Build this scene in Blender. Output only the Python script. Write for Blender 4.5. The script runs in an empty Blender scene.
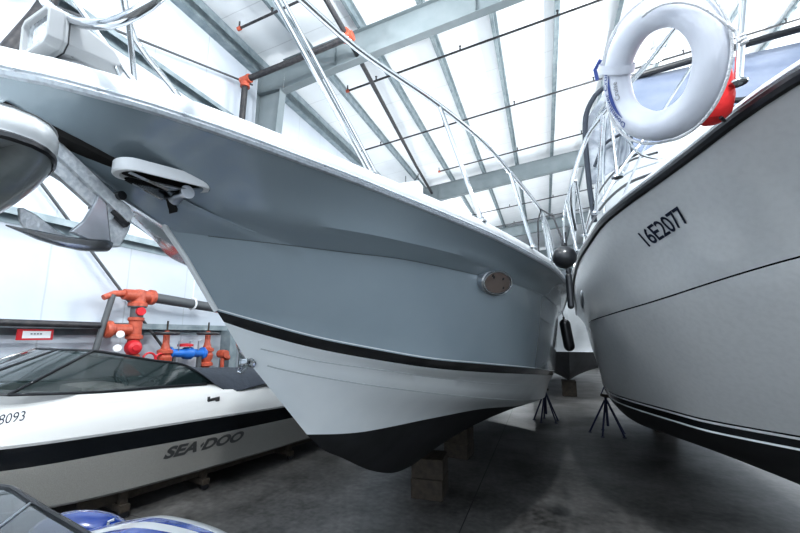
import bpy, bmesh, math, random
from mathutils import Vector, Matrix
random.seed(7)
C = bpy.context.scene.collection
PI = math.pi

# ------------------------------------------------------------------ materials
def mat(name, col, rough=.5, metal=0., coat=0., noise=None, bump=None, emit=None, alpha=None, trans=0., spec=None, coatr=.05):
    m = bpy.data.materials.new(name); m.use_nodes = True
    nt = m.node_tree; b = nt.nodes['Principled BSDF']
    b.inputs['Base Color'].default_value = (*col, 1)
    b.inputs['Roughness'].default_value = rough
    b.inputs['Metallic'].default_value = metal
    b.inputs['Coat Weight'].default_value = coat
    b.inputs['Coat Roughness'].default_value = coatr
    if spec is not None: b.inputs['Specular IOR Level'].default_value = spec
    if trans: b.inputs['Transmission Weight'].default_value = trans
    if alpha is not None: b.inputs['Alpha'].default_value = alpha
    if emit: b.inputs['Emission Color'].default_value = (*emit[0], 1); b.inputs['Emission Strength'].default_value = emit[1]
    tc = nt.nodes.new('ShaderNodeTexCoord')
    if noise:   # (scale, colour2, detail, lo, hi)
        n = nt.nodes.new('ShaderNodeTexNoise'); n.inputs['Scale'].default_value = noise[0]; n.inputs['Detail'].default_value = noise[2]
        nt.links.new(tc.outputs['Object'], n.inputs['Vector'])
        r = nt.nodes.new('ShaderNodeValToRGB'); r.color_ramp.elements[0].position = noise[3]; r.color_ramp.elements[1].position = noise[4]
        r.color_ramp.elements[0].color = (*col, 1); r.color_ramp.elements[1].color = (*noise[1], 1)
        nt.links.new(n.outputs['Fac'], r.inputs['Fac']); nt.links.new(r.outputs['Color'], b.inputs['Base Color'])
    if bump:    # (scale, strength)
        n = nt.nodes.new('ShaderNodeTexNoise'); n.inputs['Scale'].default_value = bump[0]; n.inputs['Detail'].default_value = 4
        nt.links.new(tc.outputs['Object'], n.inputs['Vector'])
        bp = nt.nodes.new('ShaderNodeBump'); bp.inputs['Strength'].default_value = bump[1]; bp.inputs['Distance'].default_value = .02
        nt.links.new(n.outputs['Fac'], bp.inputs['Height']); nt.links.new(bp.outputs['Normal'], b.inputs['Normal'])
    return m

M = {}
M['grey_gel'] = mat('grey_gelcoat', (.27,.325,.36), .27, coat=.8, noise=(2.5,(.29,.345,.38),3,.3,.7), coatr=.08)
M['white_gel'] = mat('white_gelcoat', (.74,.76,.77), .3, coat=.5, noise=(3,(.68,.70,.71),3,.35,.7))
M['lower_gel'] = mat('lower_white_gelcoat', (.76,.79,.80), .3, coat=.5, noise=(3,(.71,.745,.76),3,.35,.7))
M['deck_white'] = mat('deck_white', (.66,.68,.69), .38, coat=.2, noise=(9,(.61,.63,.645),5,.4,.75))
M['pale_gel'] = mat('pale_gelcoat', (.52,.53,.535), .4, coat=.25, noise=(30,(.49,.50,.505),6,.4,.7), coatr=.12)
M['pale_gel_bounce'] = mat('pale_gelcoat_painted_bounce', (.62,.63,.635), .4, coat=.25, noise=(30,(.58,.59,.595),6,.4,.7), coatr=.12)  # lighter copy of pale hull paint: floor bounce put into the colour
M['black_gloss'] = mat('black_gloss', (.006,.008,.011), .15, coat=.5)
M['bottom_paint'] = mat('bottom_paint', (.012,.0125,.014), .6, noise=(4,(.026,.027,.03),5,.4,.8))
M['steel'] = mat('stainless', (.58,.60,.62), .12, 1.)
M['steel_dull'] = mat('brushed_stainless', (.55,.57,.6), .32, 1., noise=(14,(.7,.72,.75),5,.4,.7))
M['galv'] = mat('galvanised', (.70,.73,.76), .4, .5, noise=(60,(.9,.92,.94),4,.4,.62), bump=(90,.2))
M['chrome_dark'] = mat('polished_steel_fluke', (.42,.43,.46), .12, 1., noise=(8,(.22,.22,.23),4,.4,.7))
M['fluke'] = mat('polished_fluke', (.55,.57,.60), .25, .85, noise=(9,(.40,.42,.45),4,.35,.7))
M['rubber'] = mat('black_rubber', (.012,.013,.016), .35, coat=.3)
M['dark_slot'] = mat('dark_slot', (.01,.008,.007), .7)
M['rail_grey'] = mat('rub_rail_vinyl', (.50,.54,.58), .35, noise=(70,(.34,.36,.39),5,.45,.75))
M['rope'] = mat('rope', (.75,.76,.78), .8, bump=(150,.6))
M['rope_dark'] = mat('dark_rope', (.03,.03,.035), .8, bump=(150,.6))
M['ring'] = mat('life_ring_foam', (.66,.68,.74), .45, noise=(6,(.58,.60,.67),4,.4,.7), bump=(9,.25))
M['navy_print'] = mat('navy_print', (.04,.07,.25), .5)
M['grey_print'] = mat('grey_print', (.3,.3,.32), .5)
M['ink'] = mat('black_vinyl_lettering', (.008,.012,.03), .4)
M['silver_print'] = mat('graphite_lettering', (.10,.10,.10), .4, metal=.3)
M['red_bag'] = mat('red_fabric', (.75,.03,.03), .6, bump=(12,.6))
M['brown_cover'] = mat('brown_deadlight', (.17,.125,.105), .35, coat=.5)
M['steelframe'] = mat('grey_painted_steel', (.17,.20,.21), .5, noise=(2,(.21,.24,.25),5,.35,.7))
M['galv_purlin'] = mat('galvanised_purlin', (.22,.27,.29), .45, .3, noise=(5,(.34,.39,.41),5,.35,.7))
M['pipe_black'] = mat('black_iron_pipe', (.028,.028,.032), .45, noise=(12,(.06,.055,.055),5,.4,.7))
M['pipe_grey'] = mat('grey_iron_pipe', (.10,.105,.11), .5)
M['orange'] = mat('orange_red_iron', (.50,.115,.065), .45, noise=(20,(.38,.07,.04),4,.4,.7))
M['red'] = mat('red_paint', (.6,.03,.04), .4)
M['blue'] = mat('blue_pipe_paint', (.03,.17,.55), .4)
M['lamp_white'] = mat('searchlight_white', (.40,.41,.42), .4)
M['white'] = mat('white_plastic', (.85,.86,.87), .35)
M['gauge'] = mat('gauge_white', (.85,.85,.85), .3)
M['lens'] = mat('search_light_lens', (.12,.14,.155), .08, coat=1., noise=(18,(.5,.53,.55),3,.45,.6))
M['canvas'] = mat('navy_canvas', (.035,.042,.055), .85, bump=(9,.6))
M['vinyl_win'] = mat('clear_vinyl_panel', (.20,.24,.33), .15, alpha=.85, coat=.4, noise=(3,(.28,.32,.42),5,.35,.7))
M['canvas_grey'] = mat('grey_canvas_panel', (.13,.15,.18), .5, noise=(5,(.36,.39,.43),6,.4,.65), bump=(7,.6))
M['tint'] = mat('smoked_windshield', (.02,.035,.035), .04, alpha=.62, coat=1.)
M['tint2'] = mat('smoked_side_glass', (.012,.022,.022), .04, alpha=.86, coat=1.)
M['gelbeige'] = mat('beige_metallic_gelcoat', (.30,.29,.27), .35, coat=.5, noise=(160,(.36,.35,.32),2,.4,.6))
M['seadeck'] = mat('bone_white_gelcoat', (.62,.62,.61), .25, coat=.6)
M['royal'] = mat('royal_blue_gelcoat', (.01,.06,.36), .2, coat=.8)
M['seat'] = mat('seat_vinyl', (.35,.35,.36), .6)
M['wood'] = mat('weathered_timber', (.055,.042,.03), .8, noise=(14,(.028,.022,.017),6,.35,.7), bump=(30,.4))
M['stand_blue'] = mat('blue_stand_paint', (.008,.012,.05), .5)
M['lamp'] = mat('lamp_glass', (1,1,1), .5, emit=((1,1,1),38))
M['lampbody'] = mat('lamp_housing', (.5,.5,.5), .5)
M['cream'] = mat('cream_cabin', (.70,.68,.64), .4)
M['greengrey'] = mat('greygreen_hull', (.23,.26,.265), .3, coat=.5, noise=(30,(.26,.29,.295),5,.4,.7))

def concrete():
    m = mat('concrete', (.05,.05,.05), .5); nt = m.node_tree; b = nt.nodes['Principled BSDF']; L = nt.links
    tc = nt.nodes.new('ShaderNodeTexCoord')
    n1 = nt.nodes.new('ShaderNodeTexNoise'); n1.inputs['Scale'].default_value = .9; n1.inputs['Detail'].default_value = 9; n1.inputs['Roughness'].default_value = .65
    n2 = nt.nodes.new('ShaderNodeTexNoise'); n2.inputs['Scale'].default_value = 14; n2.inputs['Detail'].default_value = 8
    for n in (n1, n2): L.new(tc.outputs['Object'], n.inputs['Vector'])
    mx = nt.nodes.new('ShaderNodeMix'); mx.data_type = 'FLOAT'; mx.inputs[0].default_value = .35
    L.new(n1.outputs['Fac'], mx.inputs[2]); L.new(n2.outputs['Fac'], mx.inputs[3])
    r = nt.nodes.new('ShaderNodeValToRGB'); r.color_ramp.elements[0].position = .38; r.color_ramp.elements[1].position = .62
    r.color_ramp.elements[0].color = (.035,.033,.031,1); r.color_ramp.elements[1].color = (.19,.184,.176,1)
    L.new(mx.outputs[0], r.inputs['Fac'])
    # saw-cut joints every 4.6 m
    sx = nt.nodes.new('ShaderNodeSeparateXYZ'); L.new(tc.outputs['Object'], sx.inputs[0])
    prev = None
    for ax, per, off in ((0,4.6,.9),(1,4.6,1.3)):
        a = nt.nodes.new('ShaderNodeMath'); a.operation = 'ADD'; a.inputs[1].default_value = off; L.new(sx.outputs[ax], a.inputs[0])
        p = nt.nodes.new('ShaderNodeMath'); p.operation = 'PINGPONG'; p.inputs[1].default_value = per/2; L.new(a.outputs[0], p.inputs[0])
        g = nt.nodes.new('ShaderNodeMath'); g.operation = 'GREATER_THAN'; g.inputs[1].default_value = .006; L.new(p.outputs[0], g.inputs[0])
        if prev is None: prev = g
        else:
            mm = nt.nodes.new('ShaderNodeMath'); mm.operation = 'MULTIPLY'; L.new(prev.outputs[0], mm.inputs[0]); L.new(g.outputs[0], mm.inputs[1]); prev = mm
    mc = nt.nodes.new('ShaderNodeMix'); mc.data_type = 'RGBA'; mc.inputs[6].default_value = (.02,.02,.02,1)
    L.new(prev.outputs[0], mc.inputs[0]); L.new(r.outputs['Color'], mc.inputs[7]); L.new(mc.outputs[2], b.inputs['Base Color'])
    rr = nt.nodes.new('ShaderNodeMapRange'); rr.inputs[3].default_value = .32; rr.inputs[4].default_value = .6; L.new(n2.outputs['Fac'], rr.inputs[0]); L.new(rr.outputs[0], b.inputs['Roughness'])
    return m
M['concrete'] = concrete()

def liner(name, ax, per, col, colb, wr):
    """white insulation liner with seams every `per` metres along axis ax, a little wrinkled"""
    m = mat(name, col, .55, noise=(.9,colb,5,.35,.7)); nt = m.node_tree; b = nt.nodes['Principled BSDF']; L = nt.links
    tc = nt.nodes.new('ShaderNodeTexCoord'); sx = nt.nodes.new('ShaderNodeSeparateXYZ'); L.new(tc.outputs['Object'], sx.inputs[0])
    nz = nt.nodes.new('ShaderNodeTexNoise'); nz.inputs['Scale'].default_value = 1.2; nz.inputs['Detail'].default_value = 3; L.new(tc.outputs['Object'], nz.inputs['Vector'])
    a = nt.nodes.new('ShaderNodeMath'); a.operation = 'MULTIPLY_ADD'; a.inputs[1].default_value = .05; L.new(nz.outputs['Fac'], a.inputs[0]); L.new(sx.outputs[ax], a.inputs[2])
    p = nt.nodes.new('ShaderNodeMath'); p.operation = 'PINGPONG'; p.inputs[1].default_value = per/2; L.new(a.outputs[0], p.inputs[0])
    g = nt.nodes.new('ShaderNodeMath'); g.operation = 'LESS_THAN'; g.inputs[1].default_value = .012; L.new(p.outputs[0], g.inputs[0])
    mx = nt.nodes.new('ShaderNodeMix'); mx.data_type = 'RGBA'; mx.inputs[7].default_value = tuple(c*.80 for c in col)+(1,)
    old = b.inputs['Base Color'].links[0].from_socket
    L.new(g.outputs[0], mx.inputs[0]); L.new(old, mx.inputs[6]); L.new(mx.outputs[2], b.inputs['Base Color'])
    n = nt.nodes.new('ShaderNodeTexNoise'); n.inputs['Scale'].default_value = wr; n.inputs['Detail'].default_value = 5; L.new(tc.outputs['Object'], n.inputs['Vector'])
    bp = nt.nodes.new('ShaderNodeBump'); bp.inputs['Strength'].default_value = .35; bp.inputs['Distance'].default_value = .04
    L.new(n.outputs['Fac'], bp.inputs['Height']); L.new(bp.outputs['Normal'], b.inputs['Normal'])
    return m
M['roof_liner'] = liner('roof_liner', 1, 1.22, (.88,.90,.92), (.83,.86,.88), 2.2)
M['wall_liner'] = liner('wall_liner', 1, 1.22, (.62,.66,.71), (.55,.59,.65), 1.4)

# ------------------------------------------------------------------ mesh helpers
def link(o, parent=None):
    C.objects.link(o)
    if parent is not None: o.parent = parent
    return o
def tag(o, label=None, cat=None, group=None, kind=None):
    if label: o['label'] = label
    if cat: o['category'] = cat
    if group: o['group'] = group
    if kind: o['kind'] = kind
    return o
def empty(name, loc=(0,0,0), rz=0., label=None, cat=None, group=None):
    o = bpy.data.objects.new(name, None); o.location = loc; o.rotation_euler = (0,0,rz); o.empty_display_size = .1
    link(o); return tag(o, label, cat, group)

class MB:
    """collects shapes (world or parent-local coordinates) and links them as one mesh object"""
    def __init__(s): s.v=[]; s.f=[]; s.m=[]; s.sm=[]
    def add(s, vs, fs, mi=0, smooth=True):
        k=len(s.v); s.v += [tuple(v) for v in vs]
        for f in fs: s.f.append(tuple(i+k for i in f)); s.m.append(mi); s.sm.append(smooth)
        return s
    def grid(s, rows, mi=0, smooth=True, mis=None, closed=False):
        n=len(rows[0]); vs=[p for r in rows for p in r]; k=len(s.v); s.v += [tuple(v) for v in vs]
        for i in range(len(rows)-1):
            for j in range(n if closed else n-1):
                j2=(j+1)%n
                s.f.append((k+i*n+j, k+i*n+j2, k+(i+1)*n+j2, k+(i+1)*n+j)); s.m.append(mis[i] if mis else mi); s.sm.append(smooth)
        return s
    def box(s, c, d, mi=0, rot=None, bev=0.):
        bm=bmesh.new(); bmesh.ops.create_cube(bm, size=1)
        for v in bm.verts: v.co = Vector((v.co.x*d[0], v.co.y*d[1], v.co.z*d[2]))
        if bev>0: bmesh.ops.bevel(bm, geom=bm.edges[:], offset=bev, segments=2, affect='EDGES', profile=.7)
        R = rot if rot is not None else Matrix.Identity(3)
        bm.verts.ensure_lookup_table()
        s.add([R@v.co+Vector(c) for v in bm.verts], [[v.index for v in f.verts] for f in bm.faces], mi, False); bm.free(); return s
    def tube(s, pts, r, mi=0, n=10, cap=True, closed=False):
        pts=[Vector(p) for p in pts]; N=len(pts); rows=[]; up=None
        for i,p in enumerate(pts):
            if closed: t=(pts[(i+1)%N]-pts[i-1])
            else: t=(pts[min(i+1,N-1)]-pts[max(i-1,0)])
            t.normalize()
            if up is None: up = Vector((0,0,1)) if abs(t.z)<.9 else Vector((1,0,0))
            a=(up-t*up.dot(t)).normalized(); b=t.cross(a); up=a
            rr = r[i] if isinstance(r,(list,tuple)) else r
            rows.append([p+a*math.cos(2*PI*k/n)*rr+b*math.sin(2*PI*k/n)*rr for k in range(n)])
        if closed: rows.append(rows[0])
        k=len(s.v); s.grid(rows, mi, True, closed=True)
        if cap and not closed:
            s.f.append(tuple(k+j for j in range(n))[::-1]); s.m.append(mi); s.sm.append(False)
            s.f.append(tuple(k+(len(rows)-1)*n+j for j in range(n))); s.m.append(mi); s.sm.append(False)
        return s
    def lathe(s, prof, c, axis=(0,0,1), mi=0, n=20):
        """prof = [(r, h)] turned round axis through c"""
        A=Vector(axis).normalized(); u=A.orthogonal().normalized(); w=A.cross(u); c=Vector(c)
        rows=[[c+A*h+(u*math.cos(2*PI*k/n)+w*math.sin(2*PI*k/n))*max(r,1e-4) for k in range(n)] for r,h in prof]
        return s.grid(rows, mi, True, closed=True)
    def prism(s, poly, off, mi=0, smooth=False):
        """poly: 3-D outline; off: extrusion vector"""
        n=len(poly); o=Vector(off); a=[Vector(p) for p in poly]; k=len(s.v)
        s.v += [tuple(p) for p in a]+[tuple(p+o) for p in a]
        fs=[tuple(range(n))[::-1], tuple(range(n,2*n))]+[(i,(i+1)%n,(i+1)%n+n,i+n) for i in range(n)]
        for f in fs: s.f.append(tuple(i+k for i in f)); s.m.append(mi); s.sm.append(smooth)
        return s
    def build(s, name, mats, parent=None, bev=0., sub=0, ang=35, solid=0.):
        me=bpy.data.meshes.new(name); me.from_pydata(s.v, [], s.f)
        if not isinstance(mats,(list,tuple)): mats=[mats]
        for m in mats: me.materials.append(m)
        me.polygons.foreach_set('material_index', s.m); me.polygons.foreach_set('use_smooth', s.sm)
        bm=bmesh.new(); bm.from_mesh(me); bmesh.ops.remove_doubles(bm, verts=bm.verts, dist=1e-5); bmesh.ops.recalc_face_normals(bm, faces=bm.faces); bm.to_mesh(me); bm.free()
        me.update()
        try: me.set_sharp_from_angle(angle=math.radians(ang))
        except Exception: pass
        o=bpy.data.objects.new(name, me); link(o, parent)
        if solid:
            q=o.modifiers.new('solid','SOLIDIFY'); q.thickness=solid; q.offset=0
        if bev:
            q=o.modifiers.new('bevel','BEVEL'); q.width=bev; q.segments=2; q.limit_method='ANGLE'
        if sub:
            q=o.modifiers.new('sub','SUBSURF'); q.levels=sub; q.render_levels=sub
        return o

def cr(P, n, pw=1.):
    """resample control points with a centripetal-ish Catmull-Rom, n points, denser at the start when pw>1"""
    P=[Vector(p) for p in P]; N=len(P)
    d=[0.]
    for i in range(1,N): d.append(d[-1]+max((P[i]-P[i-1]).length,1e-6))
    out=[]
    for k in range(n):
        t=(k/(n-1))**pw*d[-1]; i=0
        while i<N-2 and d[i+1]<t: i+=1
        h=d[i+1]-d[i]; u=min(max((t-d[i])/h,0),1)
        def m(j):
            if j==0: return (P[1]-P[0])/(d[1]-d[0])
            if j==N-1: return (P[-1]-P[-2])/(d[-1]-d[-2])
            return (P[j+1]-P[j-1])/(d[j+1]-d[j-1])
        u2,u3=u*u,u*u*u
        out.append(P[i]*(2*u3-3*u2+1)+m(i)*h*(u3-2*u2+u)+P[i+1]*(-2*u3+3*u2)+m(i+1)*h*(u3-u2))
    return out

def glyphs(st, bold=0., spacing=1.):
    """flat triangulated mesh of a word: (verts2d, faces, bbox)"""
    cu=bpy.data.curves.new('tmp','FONT'); cu.body=st; cu.size=1.; cu.offset=bold; cu.space_character=spacing; cu.resolution_u=4
    o=bpy.data.objects.new('tmp',cu); C.objects.link(o); bpy.context.view_layer.update()
    dg=bpy.context.evaluated_depsgraph_get(); me=bpy.data.meshes.new_from_object(o.evaluated_get(dg))
    v=[(p.co.x,p.co.y) for p in me.vertices]; f=[tuple(q.vertices) for q in me.polygons]
    bpy.data.objects.remove(o); bpy.data.curves.remove(cu); bpy.data.meshes.remove(me)
    return v,f
from mathutils.bvhtree import BVHTree
def decal(st, corners, m, parent, surf=None, bold=0., spacing=1., off=.003, name='lettering', extra=None, box=None):
    """word laid on a surface: corners = bottom-left, bottom-right, top-right, top-left in the parent's space"""
    v,f=glyphs(st,bold,spacing)
    if extra=='diamond':
        xs=sorted(p[0] for p in v); gp=max(zip([b-a for a,b in zip(xs,xs[1:])],xs)); cx=gp[1]+gp[0]/2; w_=gp[0]*.36; extra=([(cx-w_,.36),(cx,.36+.2),(cx+w_,.36),(cx,.36-.2)],[(0,1,2,3)])
    if extra: k=len(v); v+=extra[0]; f+=[tuple(i+k for i in q) for q in extra[1]]
    x0=min(p[0] for p in v); x1=max(p[0] for p in v); y0,y1=box or (min(p[1] for p in v),max(p[1] for p in v))
    a,b,c,d=[Vector(p) for p in corners]; bv=None
    if surf is not None:
        me=surf.data; bv=BVHTree.FromPolygons([q.co for q in me.vertices],[tuple(q.vertices) for q in me.polygons])
    nr0=(b-a).cross(d-a).normalized(); out=[]
    for x,y in v:
        u_=(x-x0)/(x1-x0); w_=(y-y0)/(y1-y0)
        p=a*(1-u_)*(1-w_)+b*u_*(1-w_)+c*u_*w_+d*(1-u_)*w_
        if bv:
            q,n_,_,_=bv.find_nearest(p)
            if n_.dot(nr0)<0: n_=-n_
            p=q+n_*off
        else: p=p+nr0*off
        out.append(p)
    return MB().add(out,f,0,False).build(name,m,parent)

# ------------------------------------------------------------------ camera
YAW=math.radians(20.11); PITCH=math.radians(9.96)
cam=bpy.data.cameras.new('camera'); cam.sensor_width=36; cam.lens=390/800*36; cam.clip_start=.05; cam.clip_end=300
co=bpy.data.objects.new('camera', cam); C.objects.link(co); co.location=(0,0,1.9); co.rotation_euler=(PI/2+PITCH,0,YAW)
bpy.context.scene.camera=co

# ------------------------------------------------------------------ building
XW=-7.0; YB=62.; YF=-14.; XR=16.
def roofz(x): return 9.15+.115*(x-XW)
def struct(name, mb, m, parent=None, **k):
    o=mb.build(name, m, parent, **k)
    if parent is None: o['kind']='structure'
    return o
struct('floor', MB().box(((XW+XR)/2-.0,(YF+YB)/2,-.1),(XR-XW+1,YB-YF,.2)), M['concrete'])
struct('wall_left', MB().box((XW-.1,(YF+YB)/2,4.6),(.2,YB-YF,9.2)), M['wall_liner'])
struct('wall_back', MB().box(((XW+XR)/2,YB+.1,6),(XR-XW,.2,12)), M['wall_liner'])
struct('wall_right', MB().box((XR+.1,(YF+YB)/2,2.6),(.2,YB-YF,5.2)), M['wall_liner'])  # unseen wall added at part height, blocks low sky light and stays open above
mb=MB(); mb.prism([(XW-.2,YF,roofz(XW-.2)),(XR,YF,roofz(XR)),(XR,YF,roofz(XR)+.2),(XW-.2,YF,roofz(XW-.2)+.2)],(0,YB-YF,0))
struct('ceiling', mb, M['roof_liner'])

def zbar(y0,y1,x,z,h=.2,w=.075,side=1):
    """Z-section purlin running along y, its top flange under z"""
    mb=MB(); t=.006
    for (cx,cz,dx,dz) in ((x,z-h/2,t,h),(x+side*w/2,z-t/2,w,t),(x-side*w/2,z-h+t/2,w,t),(x-side*w,z-h+.012,t,.024)):
        mb.box((cx,(y0+y1)/2,cz),(dx,y1-y0,dz))
    return mb
for k in range(13):
    x=-5.32+1.524*k
    struct('roof_purlin', zbar(YF+.2,YB-.2,x,roofz(x)-.008), M['galv_purlin'])
# eave strut: deep channel under the roof edge
mb=MB()
for (cx,cz,dx,dz) in ((-6.8,8.98,.012,.26),(-6.9,9.11,.2,.012),(-6.9,8.85,.2,.012),(-6.62,9.02,.012,.2)): mb.box((cx,(YF+YB)/2,cz),(dx,YB-YF-.4,dz))
struct('eave_strut', mb, M['galv_purlin'])
for z in (7.1,5.35,3.55,2.0):
    mb=MB(); t=.008
    for (cx,cz,dx,dz) in ((XW+.09,z+.1,.18,t),(XW+.18,z+.05,t,.1),(XW+.01,z,t,.2)): mb.box((cx,(YF+YB)/2,cz),(dx,YB-YF-.4,dz))
    struct('wall_girt', mb, M['galv_purlin'])
for i,y in enumerate((-2.6,7.65,17.9,28.1,38.3,48.5)):
    # tapered rafter: web, bottom flange, top flange
    mb=MB(); xs=[-6.04,-4.5,-2.,1.,5.,XR-.2]; dep=[.85,.78,.74,.70,.68,.9]
    top=[roofz(x)-.235 for x in xs]; bot=[t-d for t,d in zip(top,dep)]
    for a in range(5):
        x0,x1=xs[a],xs[a+1]
        mb.prism([(x0,y-.006,bot[a]),(x1,y-.006,bot[a+1]),(x1,y-.006,top[a+1]),(x0,y-.006,top[a])],(0,.012,0))
        mb.prism([(x0,y-.11,bot[a]-.015),(x1,y-.11,bot[a+1]-.015),(x1,y-.11,bot[a+1]),(x0,y-.11,bot[a])],(0,.22,0))
        mb.prism([(x0,y-.11,top[a]),(x1,y-.11,top[a+1]),(x1,y-.11,top[a+1]+.015),(x0,y-.11,top[a]+.015)],(0,.22,0))
    for x in (-4.5,-1.,2.5,6.):
        j=max(q for q in range(6) if xs[q]<=x); 
        mb.box((x,y,roofz(x)-.6),(.012,.2,.6))
    struct('roof_rafter', mb, M['steelframe'])
    mb=MB(); zt=roofz(-6.3)-.25
    mb.prism([(XW+.2,y-.006,0),(-6.55,y-.006,0),(-6.08,y-.006,zt-.75),(-6.02,y-.006,zt),(XW+.2,y-.006,zt)],(0,.012,0))
    mb.prism([(-6.55,y-.12,0),(-6.08,y-.12,zt-.78),(-6.06,y-.12,zt-.78),(-6.53,y-.12,0)],(0,.24,0))
    mb.box((XW+.2,y,zt/2),(.015,.24,zt)); mb.box((-6.43,y,zt-.77),(.75,.24,.015))
    struct('wall_column', mb, M['steelframe'])
# rod bracing on the wall
for pts in (([-6.86,1.9,5.62],[-6.86,6.9,.25]), ([-6.86,.2,9.0],[-6.86,5.6,5.2]), ([-6.86,7.4,8.4],[-6.86,1.2,6.3])):
    struct('wall_brace', MB().tube(pts,.024), M['pipe_grey'])

# sprinkler pipes
def pipe(name, pts, r, m, label, cat='pipe', group=None):
    return tag(MB().tube(pts, r, n=12).build(name, m), label, cat, group)
main=empty('sprinkler_main',(-3.8,6,8.6),0,'black sprinkler main running under the roof with orange elbows and a riser','pipe')
def loc(o, p): return Vector(p)-o.location
def lp(o, ps): return [loc(o,p) for p in ps]
E1=(-6.62,6.9,8.15); E2=(-3.82,7.05,8.62)
MB().tube(lp(main,[(-3.55,3.2,8.55),(-3.72,5.2,8.6),(-3.86,7.05,8.66),(-4.6,14.5,8.8),(-5.1,21,8.9),(-5.5,40,9.0)]),.058,n=12).build('pipe_run',M['pipe_black'],main)
MB().tube(lp(main,[(E1[0],E1[1],E1[2]),(-5.4,6.93,8.32),(-3.86,7.0,8.6)]),.075,n=12).build('cross_pipe',M['pipe_black'],main)
MB().tube(lp(main,[(-6.62,6.9,8.15),(-6.66,6.9,6.0),(-6.66,6.9,2.5)]),.075,n=12).build('riser',M['pipe_black'],main)
for c,ax in ((E1,1),((-3.86,7.04,8.65),0)):
    c=loc(main,c); mb=MB()
    mb.lathe([(.0,-.12),(.1,-.12),(.1,.1),(.11,.1),(.11,.14),(0,.14)],c,(1,0,.13)); mb.lathe([(0,-.2),(.115,-.2),(.115,-.14),(.095,-.14),(.09,.05),(0,.09)],c,(0,0,1) if ax else (0,1,0))
    if not ax: mb.box(c+Vector((0,-.0,.02)),(.2,.3,.16),bev=.03)
    tag(mb.build('elbow',M['orange'],main),'orange pipe elbow')
for (y,x0,x1,z0) in ((6.1,-6.15,9.,8.80),(9.1,-4.95,9.,8.86),(12.4,-6.2,9.,8.72),(15.6,-3.9,9.,8.90),(19.2,-4.8,9.,8.9),(22.8,-4.8,9.,8.9),(26.4,-4.8,9.,8.9)):
    b=empty('sprinkler_branch',(x0,y,z0),0,None,'pipe','thin sprinkler branch pipes')
    b['label']={6.1:'thin black sprinkler branch pipe nearest the camera, orange end cap',9.1:'thin black sprinkler branch pipe just beyond the near rafter',12.4:'thin black sprinkler branch pipe midway between the two grey rafters',15.6:'thin black sprinkler branch pipe just before the second grey rafter'}.get(y,'thin black sprinkler branch pipe far beyond the second grey rafter')
    sl=.122; mb=MB(); mb.tube([(0,0,0),(x1-x0,0,(x1-x0)*sl)],.028); mb.build('pipe_run',M['pipe_black'],b)
    xx=.9
    while xx<x1-x0-.3:
        MB().tube([(xx,0,xx*sl),(xx,0,xx*sl+.12)],.02,n=8).lathe([(0,.12),(.03,.12),(.035,.13),(0,.135)],(xx,0,xx*sl),n=8).build('sprinkler_head',M['pipe_black'],b); xx+=2.4
    cp=MB().lathe([(0,-.04),(.045,-.04),(.045,.05),(0,.05)],(0,0,0),(1,0,sl)).build('end_cap',M['orange'],b)
    MB().tube([(0,0,0),(0,0,.18)],.018,n=8).build('hanger',M['pipe_black'],b)

# high-bay lamps
def lamp(x,y,z,e,label):
    r=empty('high_bay_lamp',(x,y,z),0,label,'lamp','high bay lamps under the roof')
    MB().lathe([(0,.22),(.08,.22),(.1,.1),(.24,.05),(.26,0),(.24,-.01)],(0,0,0),n=24).build('housing',M['lampbody'],r)
    MB().lathe([(0,-.05),(.2,-.04),(.235,.0)],(0,0,-.005),n=24).build('diffuser',M['lamp'],r)
    MB().tube([(0,0,.2),(0,0,roofz(x)-z-.01)],.012,n=8).build('hanger',M['lampbody'],r)
    l=bpy.data.lights.new('lamp_light','POINT'); l.energy=e; l.shadow_soft_size=.14; l.color=(.93,.97,1.)
    lo=bpy.data.objects.new('lamp_light',l); link(lo,r); lo.location=(0,0,-.35)
lamp(2.93,10.1,8.6,430,'high bay lamp glowing behind the white life ring')
lamp(-2.4,5.6,8.7,240,'added high bay lamp out of view over the grey bow, brightening the roof')  # added out of view to lift the left bay ceiling
lamp(7.2,9.,8.8,450,'high bay lamp above the cabin boat hardtop')
lamp(.45,-1.6,8.4,1500,'high bay lamp right above the gap between the two bows')
lamp(-4.3,-.5,8.0,330,'high bay lamp above the bowrider, nearest the white wall')
lamp(-4.0,-8.,8.5,500,'high bay lamp over the aisle behind the camera, beside the wall')
lamp(10.,15.,8.2,1500,'added high bay lamp out of view at right, brightening the roof')  # added off to the right to even out the ceiling brightness
lamp(9.,30.,9.6,700,'high bay lamp in the far right bay')
lamp(-3.2,40.,8.9,900,'high bay lamp in the far left bay')
lamp(-5.2,24.5,8.9,500,'high bay lamp hung low beside the far wall')

# added fill lights without fixtures, hidden behind the boats, brightening the roof liner
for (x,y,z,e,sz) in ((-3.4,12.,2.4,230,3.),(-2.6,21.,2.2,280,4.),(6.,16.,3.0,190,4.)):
    l=bpy.data.lights.new('roof_fill_light','AREA'); l.energy=e; l.shape='DISK'; l.size=sz; l.color=(.95,.98,1.)
    o=bpy.data.objects.new('roof_fill_light',l); C.objects.link(o); o.location=(x,y,z); o.rotation_euler=(PI,0,0)

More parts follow.
